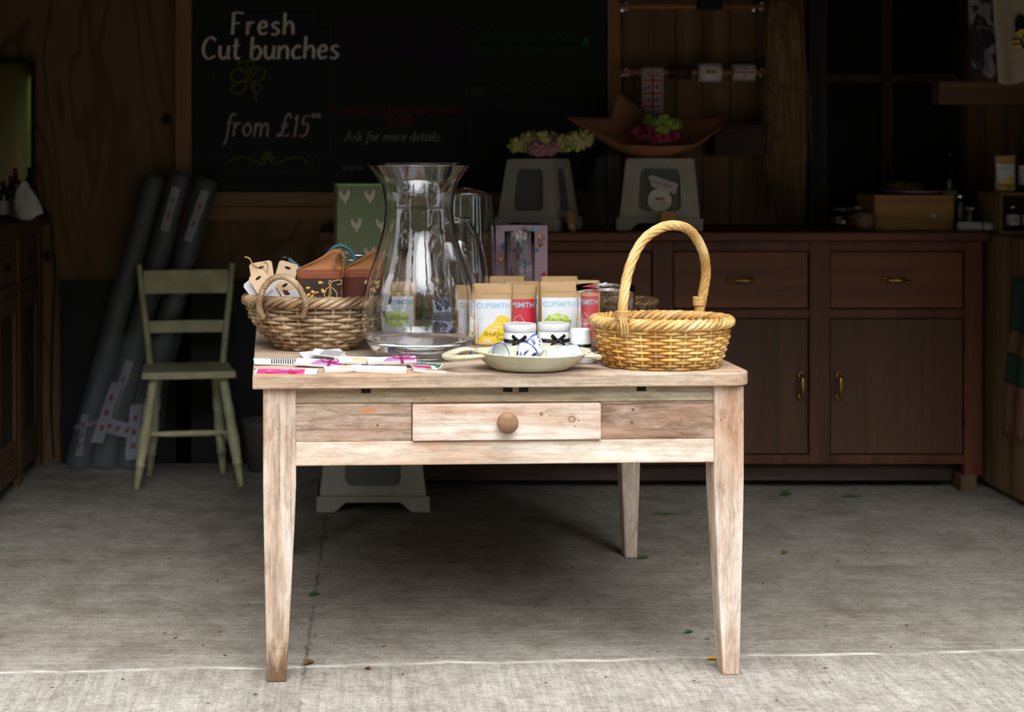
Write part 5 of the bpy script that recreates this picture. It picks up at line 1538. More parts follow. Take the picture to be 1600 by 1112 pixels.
# tins with ribbon
M_tin = plain('white_enamel_tin', C(226,228,230), .35, scale=10, var=.04); M_rib = plain('black_satin_ribbon', C(20,20,24), .3, scale=30)
M_tea = plain('gold_ribbon_print', C(150,130,90), .5)
def tin(label, x, y, rz):
    t = thing('candle_tin', label, 'tin', (x, y, TZE), rz, 'white lidded tins with black ribbon')
    r = .0445
    MB().lathe([(r-.003,0),(r-.001,.002),(r-.001,.064),(0,.064)], 48).build('tin_body', M_tin, t)
    MB().lathe([(r,.0602),(r+.0007,.061),(r+.0007,.078),(r-.001,.0805),(r-.006,.081),(r-.008,.080),(0,.080)], 48).build('lid', M_tin, t)
    b = MB(); b.lathe([(r-.0012,.030),(r+.0004,.030),(r+.0004,.040),(r-.0012,.040)], 48, cap=False)
    b.flat(moved(text_geo('Candle Co', .006), -.018, .035), lambda a, c: ((r+.0008)*math.sin(a/r), -(r+.0008)*math.cos(a/r), c), 1)
    b.build('ribbon_band', [M_rib, M_tea], t)
    b = MB()
    def strip(pts, w_):
        q = crom(pts, 6); vs = []; fs = []
        for i, p in enumerate(q):
            u = Vector((0, -.2, 1)) if abs((q[min(i+1,len(q)-1)]-q[max(i-1,0)]).normalized().z) < .8 else Vector((1, 0, 0))
            vs += [p - u*w_/2, p + u*w_/2]
        for i in range(len(q)-1): fs.append((2*i, 2*i+2, 2*i+3, 2*i+1))
        b.add(vs, fs)
    yb = -r - .003
    for s in (-1, 1):
        strip([(0,yb,.037),(s*.010,yb-.008,.047),(s*.017,yb-.006,.052),(s*.014,yb-.001,.043),(0,yb,.036)], .008)
        strip([(0,yb,.036),(s*.012,yb-.004,.030),(s*.021,yb+.001,.022),(s*.024,yb+.006,.014)], .008)
    strip([(-.004,yb-.002,.030),(0,yb-.004,.037),(.004,yb-.002,.044)], .008)
    b.build('ribbon_bow', M_rib, t, solid=.0006)
tin('white lidded tin with black ribbon in front of the bird and red pouches', xx(812.5,4.4), 4.405, math.radians(-8))
tin('white lidded tin with black ribbon in front of the green-cloud pouch', xx(865.5,4.42), 4.425, math.radians(6))
M_marb = plain('marbled_grey_white', C(190,190,192), .35, scale=45, var=.25)
pt = thing('candle_pot', 'small white textured pot with a black band squeezed between tins and golden basket', 'pot', (xx(908,4.2), 4.205, TZE))
MB().lathe([(.034,0),(.038,.004),(.037,.02),(.030,.034),(.0275,.040),(.027,.086),(.0255,.088),(.024,.086),(.024,.06),(0,.06)], 40).build('pot_body', plain('rough_white_ceramic', C(222,224,226), .6, scale=50, var=.08, bump=.5), pt)
MB().lathe([(.0345,-.0005+.0008),(.0388,.004),(.0378,.0205),(.0305,.0345)], 40, cap=False).build('marbled_base', M_marb, pt)
MB().lathe([(.0278,.042),(.0283,.042),(.0282,.051),(.0277,.051)], 40, cap=False).build('ribbon_band', M_rib, pt)

# wicker
def wickermat(name, a, c_, d_):
    k = NT(name)
    f1 = k.noise(k.coords((1,1,1)), 9, 4, .6)
    f2 = k.noise(k.coords((1,1,1)), 140, 3)
    c = k.ramp(f1, [(.3, d_), (.48, a), (.68, c_)])
    c = k.mix(1, c, k.ramp(f2, [(.3,.72),(.55,1.0)]), 'MULTIPLY')
    k.base(c); k.set(Roughness=.42); k.bump(f2, .2, .001); return k.m
M_wg = wickermat('golden_willow', C(212,168,100), C(232,202,146), C(178,126,62))
M_wgw = wickermat('golden_willow_rows', C(212,158,78), C(234,196,126), C(176,112,44))
M_wd = wickermat('weathered_rattan', C(146,116,82), C(198,172,136), C(84,58,36))
M_wdd = wickermat('dark_rattan', C(104,78,52), C(134,104,74), C(60,42,28))
TONES = {}
def tone(m, k_):
    """the same withy in a paler or darker strand"""
    if (m.name, k_) in TONES: return TONES[(m.name, k_)]
    n_ = m.copy(); nt = n_.node_tree; bs = nt.nodes['Principled BSDF']
    src = bs.inputs['Base Color'].links[0].from_socket
    mx = nt.nodes.new('ShaderNodeMix'); mx.data_type = 'RGBA'; mx.blend_type = 'MULTIPLY'; mx.inputs[0].default_value = 1
    mx.inputs[7].default_value = (k_, k_*(.97 if k_ < 1 else 1), k_*(.9 if k_ < 1 else 1.02), 1)
    nt.links.new(src, mx.inputs[6]); nt.links.new(mx.outputs[2], bs.inputs['Base Color'])
    TONES[(m.name, k_)] = n_; return n_
def wicker(name, label, cx_, cy_, rx0, ry0, rx1, ry1, h, nst, rows, r, amp, m, mstake, rim_r, rim_R, rim_n, rim_turn, bulge=.0, foot=None, mrim=None, rz=0, z0=None, wild=0, group=None):
    t = thing(name, label, 'basket', (cx_, cy_, TZE if z0 is None else z0), rz, group)
    wr = random.Random(int(cx_*1000))
    def ell(v):
        k = v ** .6 if not callable(bulge) else bulge(v)
        return rx0 + (rx1-rx0)*k, ry0 + (ry1-ry0)*k
    b = MB(); per = 5
    for j in range(rows):
        v = (j + .5) / rows; z_ = h * v
        a_, c_ = ell(v); pts = []
        n = nst * per; ph = wr.uniform(0, 6)
        for i in range(n):
            th = 2*PI*i/n
            off = amp * math.cos(nst/2*th + PI*j)
            zz_ = z_ + wild*math.sin(3*th+ph) + wild*.6*math.sin(7*th+ph*2)
            pts.append(((a_+off)*math.cos(th), (c_+off)*math.sin(th), max(r*.9, zz_)))
        rr_ = r * wr.uniform(.88, 1.12)
        b.tube(pts, rr_, 6, closed=True, ref=(0,0,1), mi=wr.choice([0,0,1,2]))
    b.build('woven_wall', [m, tone(m, 1.25), tone(m, .62)], t)
    b = MB()
    for i in range(nst):
        th = 2*PI*i/nst; pts = []
        for k in range(8):
            v = k / 7; a_, c_ = ell(v)
            pts.append((a_*math.cos(th), c_*math.sin(th), max(r, h*v)))
        b.tube(pts, r*.95, 6, ref=(math.cos(th), math.sin(th), 0))
    b.build('upright_stakes', mstake, t)
    b = MB(); b.plan([(rx0*1.0*math.cos(2*PI*i/48), ry0*1.0*math.sin(2*PI*i/48)) for i in range(48)], .0015, .006)
    for i in range(-6, 7):
        y_ = ry0*i/7; xw = rx0*math.sqrt(1-(i/7)**2)
        b.tube([(-xw,y_,.008),(xw,y_,.008)], .004, 6)
    b.build('woven_base', m, t)
    # rope rim
    b = MB(); a_, c_ = rx1 + rim_r*.3, ry1 + rim_r*.3
    n = 240
    for s in range(rim_n):
        pts = []
        for i in range(n):
            th = 2*PI*i/n; ph = rim_turn*th + 2*PI*s/rim_n
            o_ = rim_R*math.cos(ph)
            pts.append(((a_+o_)*math.cos(th), (c_+o_)*math.sin(th), h + rim_R*.75 + rim_R*math.sin(ph)*.85))
        b.tube(pts, rim_r*(1 if s % 2 else .86), 6, closed=True, ref=(0,0,1), mi=(0,1,2,0,1)[s % 5])
    b.build('rope_rim', [mrim or mstake, tone(mrim or mstake, 1.18), tone(mrim or mstake, .72)], t)
    return t
def rope(b, pts, R_, r, ns, turns, taper=None):
    n = len(pts); pts = [Vector(p) for p in pts]
    N = None
    fr_ = []
    for i in range(n):
        t = (pts[min(i+1,n-1)] - pts[max(i-1,0)]).normalized()
        if N is None: N = t.orthogonal()
        N = (N - t*t.dot(N)).normalized(); fr_.append((N.copy(), t.cross(N)))
    for s in range(ns):
        out = []
        for i in range(n):
            ph = 2*PI*(turns*i/(n-1) + s/ns); k = taper(i/(n-1)) if taper else 1
            out.append(pts[i] + (fr_[i][0]*math.cos(ph) + fr_[i][1]*math.sin(ph))*R_*k)
        b.tube(out, [r*(.8+.2*(taper(i/(n-1)) if taper else 1)) for i in range(n)], 7)

# golden basket
GX, GY = xx(1033, 4.15), 4.145
g = wicker('golden_wicker_basket', 'golden willow basket with a tall hoop handle at the right end of the table', GX, GY, .138, .098, .170, .118, .108, 28, 13, .0043, .0042, M_wgw, M_wg, .0066, .0115, 5, 11, bulge=lambda v: min(1, .15 + 1.05*v**.75) if v < .8 else 1.0)
def hpt(px, py, Y): p = P(px, py, Y); return (p.x-GX, p.y-GY, p.z-TZE)
arch = crom([Vector(hpt(972,512,4.035)), Vector(hpt(974,470,4.05)), Vector(hpt(983,420,4.075)), Vector(hpt(1003,378,4.105)), Vector(hpt(1030,357,4.135)), Vector(hpt(1056,352,4.16)), Vector(hpt(1080,362,4.19)), Vector(hpt(1098,392,4.215)), Vector(hpt(1103,425,4.235)), Vector(hpt(1099,455,4.245)), Vector(hpt(1092,492,4.25))], 9)
b = MB(); rope(b, arch, .0072, .0062, 6, 4.2)
b.build('hoop_handle', M_wg, g)
for px, py, Y in ((973,505,4.035), (1093,482,4.25)):
    b = MB()
    c0 = Vector(hpt(px, py, Y))
    for k in range(5):
        b.tube([c0 + Vector((.0155*math.cos(t), .0155*math.sin(t), (k-2)*.0045+.02)) for t in [2*PI*i/18 for i in range(18)]], .0026, 6, closed=True)
    for k in (-1, 0, 1):
        b.tube(crom([c0+Vector((k*.006-.004,-.010 if Y < 4.1 else .01,.02)), c0+Vector((k*.007,-.021 if Y < 4.1 else .02,.0)), c0+Vector((k*.007+.004,-.012 if Y < 4.1 else .012,-.028))], 5), .003, 6)
    b.build('handle_binding', M_wg, g)

# weathered basket on the left
LX, LY = xx(494, 4.49), 4.49
lbk = wicker('weathered_wicker_basket', 'weathered grey-brown wicker basket holding cards and pouches at the left end', LX, LY, .088, .062,      .190, .118, .130, 24, 12, .0058, .0050, M_wd, M_wd, .0074, .0125, 5, 9, bulge=lambda v: (1-(1-v)**2.0)*.985+.015*v, wild=.0015, mrim=M_wd)
def lpt(px, py, Y): p = P(px, py, Y); return Vector((p.x-LX, p.y-LY, p.z-TZE))
arch = crom([lpt(411,497,4.385), lpt(405,478,4.375), lpt(411,452,4.375), lpt(425,436,4.375), lpt(443,432,4.37), lpt(460,441,4.365), lpt(472,458,4.36), lpt(478,478,4.355), lpt(472,496,4.36)], 8)
b = MB(); rope(b, arch, .0048, .0046, 4, 8); b.build('loop_handle', M_wd, lbk)
b = MB()
rope(b, [(.092*math.cos(2*PI*i/60), .064*math.sin(2*PI*i/60), .009) for i in range(61)], .004, .0036, 3, 14)
b.build('foot_ring', M_wd, lbk)
# dark shallow basket at the back right
wicker('dark_wicker_basket', 'dark wicker basket of which a rim shows behind the golden one', xx(978,4.78), 4.78, .05, .045, .083, .07, .10, 18, 8, .0045, .004, M_wdd, M_wdd, .005, .008, 4, 8)

# speckled dish
M_dish = None
k = NT('speckled_stoneware')
f1 = k.noise(k.coords(), 6, 4); c = k.ramp(f1, [(.35, C(176,168,136)), (.65, C(212,206,182))])
vo = k.n('ShaderNodeTexVoronoi', Scale=85.0); k.l(k.coords(), vo.inputs['Vector'])
sel = k.noise(k.coords((1,1,1), loc=(5,5,5)), 30, 2)
c = k.mix(k.math('MULTIPLY', k.ramp(vo.outputs['Distance'], [(.12,.9),(.24,0.0)]), k.ramp(sel, [(.5,0),(.6,1)])), c, C(128,92,56))
k.base(c); k.set(Roughness=.3); M_dish = k.m
DX, DY = xx(828,4.08), 4.068
dish = thing('stoneware_dish', 'oval speckled cream stoneware dish with lug handles near the front edge', 'dish', (DX, DY, TZE))
b = MB()
prof = [(0,0),(.30,.0),(.52,.001),(.62,.004),(.74,.014),(.87,.030),(.97,.043),(1.0,.047),(.985,.0495),(.95,.047),(.84,.033),(.72,.018),(.6,.0095),(.3,.007),(0,.0065)]
vs = []; n = 72
for r, z_ in prof:
    for i in range(n):
        th = 2*PI*i/n
        w_ = 1 + (.018*math.sin(3*th+1) + .01*math.sin(5*th)) * r
        vs.append((.152*r*w_*math.cos(th), .112*r*w_*math.sin(th), z_ + (.002*math.sin(2*th+.6) * r if z_ > .02 else 0)))
fs = []
for i in range(len(prof)-1):
    for j in range(n): fs.append((i*n+j, i*n+(j+1) % n, (i+1)*n+(j+1) % n, (i+1)*n+j))
b.add(vs, fs); b.build('bowl', M_dish, dish)
b = MB()
pl_ = crom([(-.118,-.050,.042),(-.150,-.058,.040),(-.190,-.046,.036),(-.212,-.014,.036),(-.196,.016,.041),(-.168,.030,.047),(-.140,.034,.046)], 6)
b.tube(pl_, [.010+.005*math.sin(PI*i/(len(pl_)-1)) for i in range(len(pl_))], 12, flat=.55, ref=(0,0,1))
b.build('lug_handle', M_dish, dish)
b = MB()
pl_ = crom([(.128,-.040,.040),(.150,-.038,.040),(.168,-.02,.035),(.166,.004,.033),(.146,.022,.042)], 6)
b.tube(pl_, [.0075+.003*math.sin(PI*i/(len(pl_)-1)) for i in range(len(pl_))], 12, flat=.7, ref=(0,0,1))
b.build('lug_handle', M_dish, dish)
# cups in the dish
ck = NT('blue_and_white_glaze')
ff = ck.noise(ck.coords((1,1,1)), 34, 3, .6, 1.2)
ck.base(ck.mix(ck.ramp(ff, [(.53,0),(.57,1)]), C(206,212,214), C(28,44,120))); ck.set(Roughness=.15)
M_cupb = ck.m; M_cupw = plain('pale_grey_glaze', C(196,202,200), .15, scale=14, var=.1); M_blueband = plain('blue_band_glaze', C(66,84,140), .2)
def cup(lb, x, y, z_, rx_, ry_, rz_, m, s=1.0):
    t = thing('ceramic_cup', lb, 'cup', (x, y, z_), rot=(rx_, ry_, rz_), group='small glazed cups in the dish'); t.scale = (s, s, s)
    MB().lathe([(0,0),(.012,0),(.013,.003),(.019,.008),(.0255,.020),(.029,.036),(.0285,.0375),(.0268,.036),(.023,.020),(.016,.009),(0,.006)], 36).build('cup_body', m, t)
    MB().lathe([(.0289,.0335),(.0295,.0365),(.0285,.0382),(.0268,.0368)], 36, cap=False).build('rim_band', M_blueband, t)
cup('pale cup with a blue rim tipped over at the left of the dish', DX-.102, DY-.022, TZE+.036, math.radians(70), math.radians(28), .55, M_cupw)
cup('blue-splashed cup lying in the middle of the dish, left of the tall tilted one', DX-.028, DY-.03, TZE+.029, math.radians(-28), math.radians(52), .2, M_cupb)
cup('blue-splashed cup leaning highest in the dish below the first tin', DX+.030, DY+.014, TZE+.040, math.radians(-30), math.radians(-52), .1, M_cupb, 1.1)
tl = MB()
tl.grid(lambda u, v: ((u-.5)*.085, (v-.5)*.05, .004*math.sin(u*PI)), 10, 4)
M_cardb = wood('blue_striped_ceramic', 'y', C(92,110,150), C(196,206,212), C(210,216,218), lines=.1, scale=1.2)
tag(tl.build('striped_dish_slab', M_cardb, loc=(DX+.085, DY+.005, TZE+.042), rot=(math.radians(22), math.radians(-12), .1), solid=.004), 'small blue-striped pale ceramic slab lying at the right side of the dish', 'tile')
tl = MB(); tl.plan(rrect(.11, .10, .004), 0, .004)
tag(tl.build('blue_card', plain('blue_card_ink', C(100,140,176), .6, scale=20), loc=(xx(766,4.40), 4.41, TZE)), 'flat blue card lying between the bird pouch and the dish', 'card')

# ------------------------------------------------ contents of the left basket
def w3(px, py, Y): return P(px, py, Y)
M_seed = plain('buff_card', C(214,182,146), .75, scale=50, var=.06); M_wcard = plain('white_card', C(208,204,204), .7, scale=40, var=.04)
M_str = plain('jute_string', C(190,156,104), .8, scale=80); M_leafp = plain('leaf_green_print', C(50,110,70), .6); M_inkg = plain('grey_ink', C(120,116,116), .7)
def seedcard(lb, px0, py0, px1, py1, Y, w, rz=0, kind='buff', sticker=True, lean=-.12):
    """card whose axis runs from its foot (px0,py0) to its top (px1,py1)"""
    a = w3(px0, py0, Y); c = w3(px1, py1, Y); L = (c-a).length
    tilt = math.atan2(c.x-a.x, c.z-a.z)
    t = thing('gift_card', lb, 'card', a, rot=(lean, tilt, rz), group='swing-tag cards in the wicker basket')
    top_ = M_seed if kind != 'white' else M_wcard
    b = MB(); b.prism([(-w/2,0),(w/2,0),(w/2,L-.006),(w/2-.006,L),(-w/2+.006,L),(-w/2,L-.006)], -.001, .001, 0)
    if kind == 'buff':
        b.poly([(-w/2+.0005,.0),(w/2-.0005,.0),(w/2-.0005,L*.56),(-w/2+.0005,L*.56)], y=-.0013, mi=1)
        b.flat(moved(stroke_geo('thank', .006, .0009, .3), 0, L*.42), lambda p, q: (p, -.0017, q), 2)
        b.flat(moved(stroke_geo('you', .006, .0009, .3), 0, L*.27), lambda p, q: (p, -.0017, q), 2)
    if kind == 'leaf':
        b.poly([(-w/2+.0005,.0),(w/2-.0005,.0),(w/2-.0005,L*.6),(-w/2+.0005,L*.7)], y=-.0013, mi=1)
        for k in range(4):
            t0 = .9 + k*.45
            b.poly([(0,L*.1),(.012*math.cos(t0)-.003,L*.1+.012*math.sin(t0)+.002),(.024*math.cos(t0),L*.1+.026*math.sin(t0)),(.012*math.cos(t0)+.004,L*.1+.012*math.sin(t0))], y=-.0017, mi=3)
    if kind != 'white':
        b.poly(circ(0, L-.016, .009, .004, n=14), y=-.0014, mi=4)
    if sticker:
        b.poly(circ(w*.17, L*.66, w*.18, w*.15, n=16), y=-.0021, mi=1)
        b.flat(moved(text_geo('£4.95', .0055), w*.17, L*.66), lambda p, q: (p, -.0025, q), 2)
    b.build('card', [top_, M_wcard, M_inkg, M_leafp, M_hole], t)
    return t, L
t, L = seedcard('white card leaning out farthest left of the wicker basket', 418, 478, 387, 439, 4.44, .040, kind='white', sticker=False)
t, L = seedcard('buff card with a small white price sticker standing foremost at the basket left end', 437, 484, 398, 427, 4.415, .050, kind='buff')
t, L = seedcard('buff card standing behind the stickered one with string through its slot', 418, 480, 406, 409, 4.475, .064, sticker=False)
b = MB(); b.tube(crom([(-.005,-.003,L-.016),(-.02,-.01,L-.004),(-.028,-.008,L+.014),(-.04,-.008,L+.02)], 5), .0018, 6); b.tube(crom([(.002,-.003,L-.016),(.014,-.006,L-.03),(.02,-.006,L-.008),(.01,-.004,L-.002)], 5), .0014, 6); b.build('string', M_str, t)
seedcard('buff card with green leaf print tilted in the middle of the cards', 470, 486, 440, 438, 4.405, .046, kind='leaf', sticker=False)
seedcard('buff card leaning right behind the loop handle of the wicker basket', 432, 478, 452, 410, 4.49, .056, kind='leaf', sticker=False)
# striped felt ball / soap
b = MB(); b.lathe([(0,-.032),(.02,-.028),(.033,-.012),(.036,.0),(.033,.014),(.02,.026),(0,.03)], 28)
fm = NT('striped_felt'); wv = fm.n('ShaderNodeTexWave', Scale=9.0, Distortion=1.5); fm.l(fm.coords((1,1,2)), wv.inputs['Vector'])
fm.base(fm.ramp(wv.outputs['Fac'], [(.2, C(86,30,24)), (.45, C(120,64,30)), (.6, C(150,24,70)), (.8, C(80,36,26))])); fm.set(Roughness=.9)
tag(b.build('striped_felt_ball', fm.m, loc=P(450,456,4.445), rot=(.4,.5,0)), 'maroon and brown striped felt ball under the loop handle in the wicker basket', 'ball')

M_suede = plain('tan_suede', C(160,106,62), .9, scale=22, var=.16, bump=.25); M_lth = plain('brown_leather_band', C(132,70,40), .55, scale=30, var=.15, bump=.15); M_mar = plain('maroon_leather', C(92,44,34), .5, scale=30, var=.12)
M_photo = plain('dark_soil_print', C(50,40,30), .5, scale=40, var=.4); M_bulb = plain('bulb_print', C(214,150,60), .5, scale=60, var=.25); M_bulbl = plain('bulb_highlight_print', C(238,206,140), .5)
M_photo2 = M_photo
def pouchtool(lb, px, py_top, Y, w, h, mbody, text, bulbs_x, rz, twine, rot_=0, flap=1):
    p = P(px, py_top, Y)
    t = thing('leather_pouch', lb, 'pouch', (p.x, p.y, p.z-h), rz, 'leather pouches in the wicker basket')
    b = MB(); T = .018
    b.grid(lambda u, v: ((.5*w*(.93+.07*v))*math.cos(2*PI*u), T*(.55+.45*v)*(1 if math.sin(2*PI*u) < 0 else .8)*math.sin(2*PI*u)*(1+.0*v), h*v), 40, 10, closeu=True)
    b.plan([((.5*w*.93)*math.cos(2*PI*i/40), T*.45*math.sin(2*PI*i/40)) for i in range(40)], 0, .002)
    b.build('pouch_body', mbody, t)
    def fr(x, z_, off=.0012):
        v = z_/h; a = .5*w*(.93+.07*v); k = max(0, 1-(x/a)**2) ** .5
        return (x, -T*(.55+.45*v)*k - off, z_)
    b = MB(); b.grid(lambda u, v: fr((u-.5)*w*.985*(.95+.04*v), h*(.80+.205*v), .0016), 24, 3)
    for i in range(26):
        x_ = (i/25-.5)*w*.9
        b.add([fr(x_-.001, h*.93, .0021), fr(x_+.001, h*.93, .0021), fr(x_+.001, h*.937, .0021), fr(x_-.001, h*.937, .0021)], [(0,1,2,3)], 1, False)
    b.build('stitched_band', [M_lth, M_str], t)
    b = MB()
    x0_, x1_ = bulbs_x
    b.grid(lambda u, v: fr(x0_ + (x1_-x0_)*u, h*(.04+.74*v), .0013), 12, 6, 0)
    rb_ = random.Random(int(px))
    for i in range(17):
        cx_ = x0_+.008+rb_.random()*min(.055, x1_-x0_-.014); cz_ = h*(.16 + .56*rb_.random()); a0 = rb_.uniform(-.9,.9); s = rb_.uniform(.0045,.0075)
        sh_ = [(-1,0),(-.5,.55),(.2,.6),(.8,.25),(1.5,.1),(.8,-.2),(.2,-.55),(-.6,-.5)]
        for mi, k_, l_ in ((1,1,.0016+.00003*i),(2,.5,.0022+.00003*i)):
            b.add([fr(cx_+s*k_*(x_*math.cos(a0)-z_*math.sin(a0)), cz_+s*k_*(x_*math.sin(a0)+z_*math.cos(a0))+(.001 if mi == 2 else 0), l_) for x_, z_ in sh_], [list(range(8))[::-1]], mi, False)
    b.build('printed_sleeve', [M_photo, M_bulb, M_bulbl], t)
    if text:
        b = MB(); b.flat(moved(text_geo(text, .0085, .0003), -w*.16, h*.2), lambda a_, c_: fr(a_, c_, .0016)); b.build('printed_name', M_wi, t)
    # suede flap and loop
    b = MB(); s = flap
    top_ = [(-.5*w, h*.98), (-.3*w, h*1.10), (0, h*1.26), (.22*w, h*1.42), (.38*w, h*1.48), (.46*w, h*1.40), (.49*w, h*1.0)]
    q = crom([Vector((a_, 0, c_)) for a_, c_ in top_], 6)
    n_ = len(q)
    b.grid(lambda u, v: (q[min(n_-1, int(u*(n_-1)+.5))].x, .003 + .010*math.sin(v*PI)*math.sin(u*PI), h*.97 + (q[min(n_-1, int(u*(n_-1)+.5))].z - h*.97)*v), n_-1, 8)
    b.build('suede_flap', M_suede, t, solid=.003)
    b = MB()
    lp = crom([Vector((.36*w,-.012,h*1.02)), Vector((.33*w,-.014,h*1.2)), Vector((.37*w,-.016,h*1.38)), Vector((.46*w,-.016,h*1.44)), Vector((.54*w,-.015,h*1.34)), Vector((.54*w,-.013,h*1.12)), Vector((.49*w,-.012,h*.8))], 6)
    if flap == 2:
        lp = crom([Vector((.36*w,-.004,h*1.0)), Vector((.42*w,-.008,h*1.22)), Vector((.56*w,-.01,h*1.36)), Vector((.70*w,-.008,h*1.30)), Vector((.72*w,-.006,h*1.14)), Vector((.60*w,-.004,h*.95)), Vector((.50*w,-.004,h*.72))], 6)
    vs = []; fs = []
    for i, p_ in enumerate(lp): vs += [p_ + Vector((0,-.011,0)), p_ + Vector((0,.011,0))]
    for i in range(len(lp)-1): fs.append((2*i, 2*i+1, 2*i+3, 2*i+2))
    b.add(vs, fs); b.build('suede_loop', M_suede, t, solid=.0025)
    if twine:
        b = MB()
        c0 = Vector((w*.24, -T-.006, h*.62))
        for pts in ([(0,0),(-.014,-.012),(-.012,-.03),(.004,-.02),(0,0)], [(0,0),(.012,-.008),(.02,-.022),(.012,-.034),(-.02,-.047)], [(0,0),(-.004,-.03),(-.022,-.045),(-.032,-.046)], [(0,0),(-.003,.014),(.003,.016),(.002,0)], [(.002,.01),(.012,.016),(.03,.018),(.032,.008),(.02,.006)]):
            b.tube(crom([c0 + Vector((x_, -.002*i, z_)) for i, (x_, z_) in enumerate(pts)], 5), .0013, 6)
        b.build('twine_bow', M_str, t)
pouchtool('leather pouch with bulb-print sleeve and twine bow, left of the two in the basket', 499, 421, 4.435, .128, .118, M_mar, None, (-.045,.058), math.radians(-3), True)
pouchtool('maroon leather pouch half behind the big glass vase in the wicker basket', 565, 420, 4.50, .112, .112, M_mar, 'ing Pouch', (.004,.048), math.radians(2), False, flap=2)
# teal handled tools
M_teal = plain('teal_rubber', C(58,94,102), .5, scale=20)
def tool(lb, pts, pts2, Y):
    o0 = P(*pts[0], Y)
    t = thing('garden_tool', lb, 'tool', o0)
    b = MB(); b.tube(crom([P(a_, c_, Y) - o0 for a_, c_ in pts], 7), .0062, 12); b.build('teal_grip', M_teal, t)
    if pts2:
        b = MB()
        for pp_ in pts2: b.tube([P(a_, c_, Y) - o0 for a_, c_ in pp_], .0028, 10)
        b.build('steel_shank', M_chrome, t)
    return t, o0
tool('teal-handled tool arching up behind the leather pouches', [(512,398),(520,388),(533,383.5),(546,390),(553,402),(557,420)], [[(528,398),(588,400)],[(530,406),(574,408)]], 4.585)
t, o0 = tool('teal-handled tool with a black end behind the cards and the first pouch', [(450,404),(460,412),(472,424),(478,440)], None, 4.56)
b = MB(); b.tube([P(440,401.5,4.56)-o0, P(451,404.5,4.56)-o0], .0068, 12); b.build('black_end', M_cap, t)
# pink-white tag sticking out right end
tg = MB(); tg.prism([(-.009,0),(.009,0),(.009,.078),(0,.086),(-.009,.078)], -.0008, .0008)
sw = thing('swing_tag', 'narrow white swing tag leaning at the right end of the wicker basket, seen through glass', 'tag', P(590,468,4.50), rot=(0, math.radians(28), 0))
M_pw = plain('pinkish_white_card', C(216,200,208), .7); tg.build('tag_card', M_pw, sw)
b = MB(); b.tube([(.004*math.cos(t_*2.5), -.003, .084+.0016*t_) for t_ in range(9)], .0009, 5); b.build('tag_string', M_wcard, sw)

# ------------------------------------------------ cards and packets along the front
M_mg = plain('magenta_ribbon', C(140,24,92), .5, scale=40); M_pk = plain('pink_printed_card', C(196,60,120), .5, scale=30, var=.4); M_pp = plain('mauve_card_print', C(176,120,170), .5, scale=30, var=.25)
M_bw = plain('black_ink', C(30,30,36), .6)
def flatcard(lb, px, py, w, d, rz, kind, z_=0, tiltx=0, tilty=0, ribbon=False, th=.0022, name='greeting_card', cat='card', group='cards and packets along the front left of the table'):
    p = on_table(px, py)
    t = thing(name, lb, cat, (p.x, p.y, TZE + z_), rot=(math.radians(tiltx), math.radians(tilty), math.radians(rz)), group=group)
    b = MB(); b.plan(rrect(w, d, .0015, 2), 0, th, 0)
    def top(pts, mi, l_=1): b.add([(a_, c_, th + .0002*l_) for a_, c_ in pts], [list(range(len(pts)))], mi, False)
    if kind == 'pink':
        top([(-w*.47,-d*.42),(w*.30,-d*.45),(w*.30,d*.42),(-w*.47,d*.44)], 1)
        rp = random.Random(4)
        for i in range(9):
            cx_, cy_ = rp.uniform(-w*.4,w*.2), rp.uniform(-d*.33,d*.33)
            top(circ(cx_, cy_, rp.uniform(.006,.012), n=9), 2 + i % 2, 2+i)
    elif kind == 'mauve': top([(-w*.2,-d*.45),(w*.47,-d*.45),(w*.47,d*.45),(-w*.05,d*.45)], 3)
    elif kind == 'zig':
        for i in range(16):
            x_ = -w*.2 + i*w*.042
            top([(x_,-d*.45),(x_+w*.02,-d*.45),(x_+w*.045,d*.45),(x_+w*.025,d*.45)], 4)
    elif kind == 'buff': top([(-w*.15,-d*.4),(w*.25,-d*.4),(w*.2,d*.4),(-w*.1,d*.4)], 5)
    elif kind == 'green':
        top([(-w*.45,-d*.4),(w*.45,-d*.4),(w*.45,d*.4),(-w*.45,d*.4)], 6)
        for i in range(5): top(circ(-w*.35+i*w*.17, (-1)**i*d*.15, w*.06, n=7), 3 + (i % 2)*4, 2+i)
    b.build('card', [M_wcard, M_pk, M_redl, M_pp, M_bw, M_seed, M_leafp, M_mg], t)
    if ribbon:
        b = MB(); b.box(-.004+w*.2, .004+w*.2, -d/2-.0008, d/2+.0008, -.0005, th+.0009)
        for s in (-1, 1):
            b.tube(crom([(w*.2,0,th+.002),(w*.2+s*.014,.006,th+.010),(w*.2+s*.022,.0,th+.006),(w*.2+s*.004,-.003,th+.002)], 5), .0018, 6, flat=.4)
        b.tube(crom([(w*.2,0,th+.002),(w*.2+.02,-.012,th+.003),(w*.2+.045,-.010,th+.002)], 5), .0015, 6)
        b.build('ribbon', M_mg, t)
fc = flatcard
fc('white card with a black zigzag border at the far left front of the table', 440, 568, .145, .07, 6, 'zig', .003, 4, 2)
fc('pink printed card in a clear sleeve at the front left corner', 447, 582, .155, .058, -3, 'pink', .0, 7, 0)
fc('white envelope lying askew just under the weathered basket', 505, 559, .115, .085, 14, 'white', .006, 9, -3)
fc('white packet propped on the envelope behind the magenta bow', 512, 562, .085, .05, -16, 'zig', .016, 10, 4)
fc('white packet with mauve print right of the pink card, tied with magenta ribbon', 500, 573, .125, .05, -7, 'mauve', .007, 9, 3, True, .005)
fc('white packet with a buff patch in the middle of the row of packets', 560, 571, .125, .05, 6, 'buff', .010, 8, 2, False, .006)
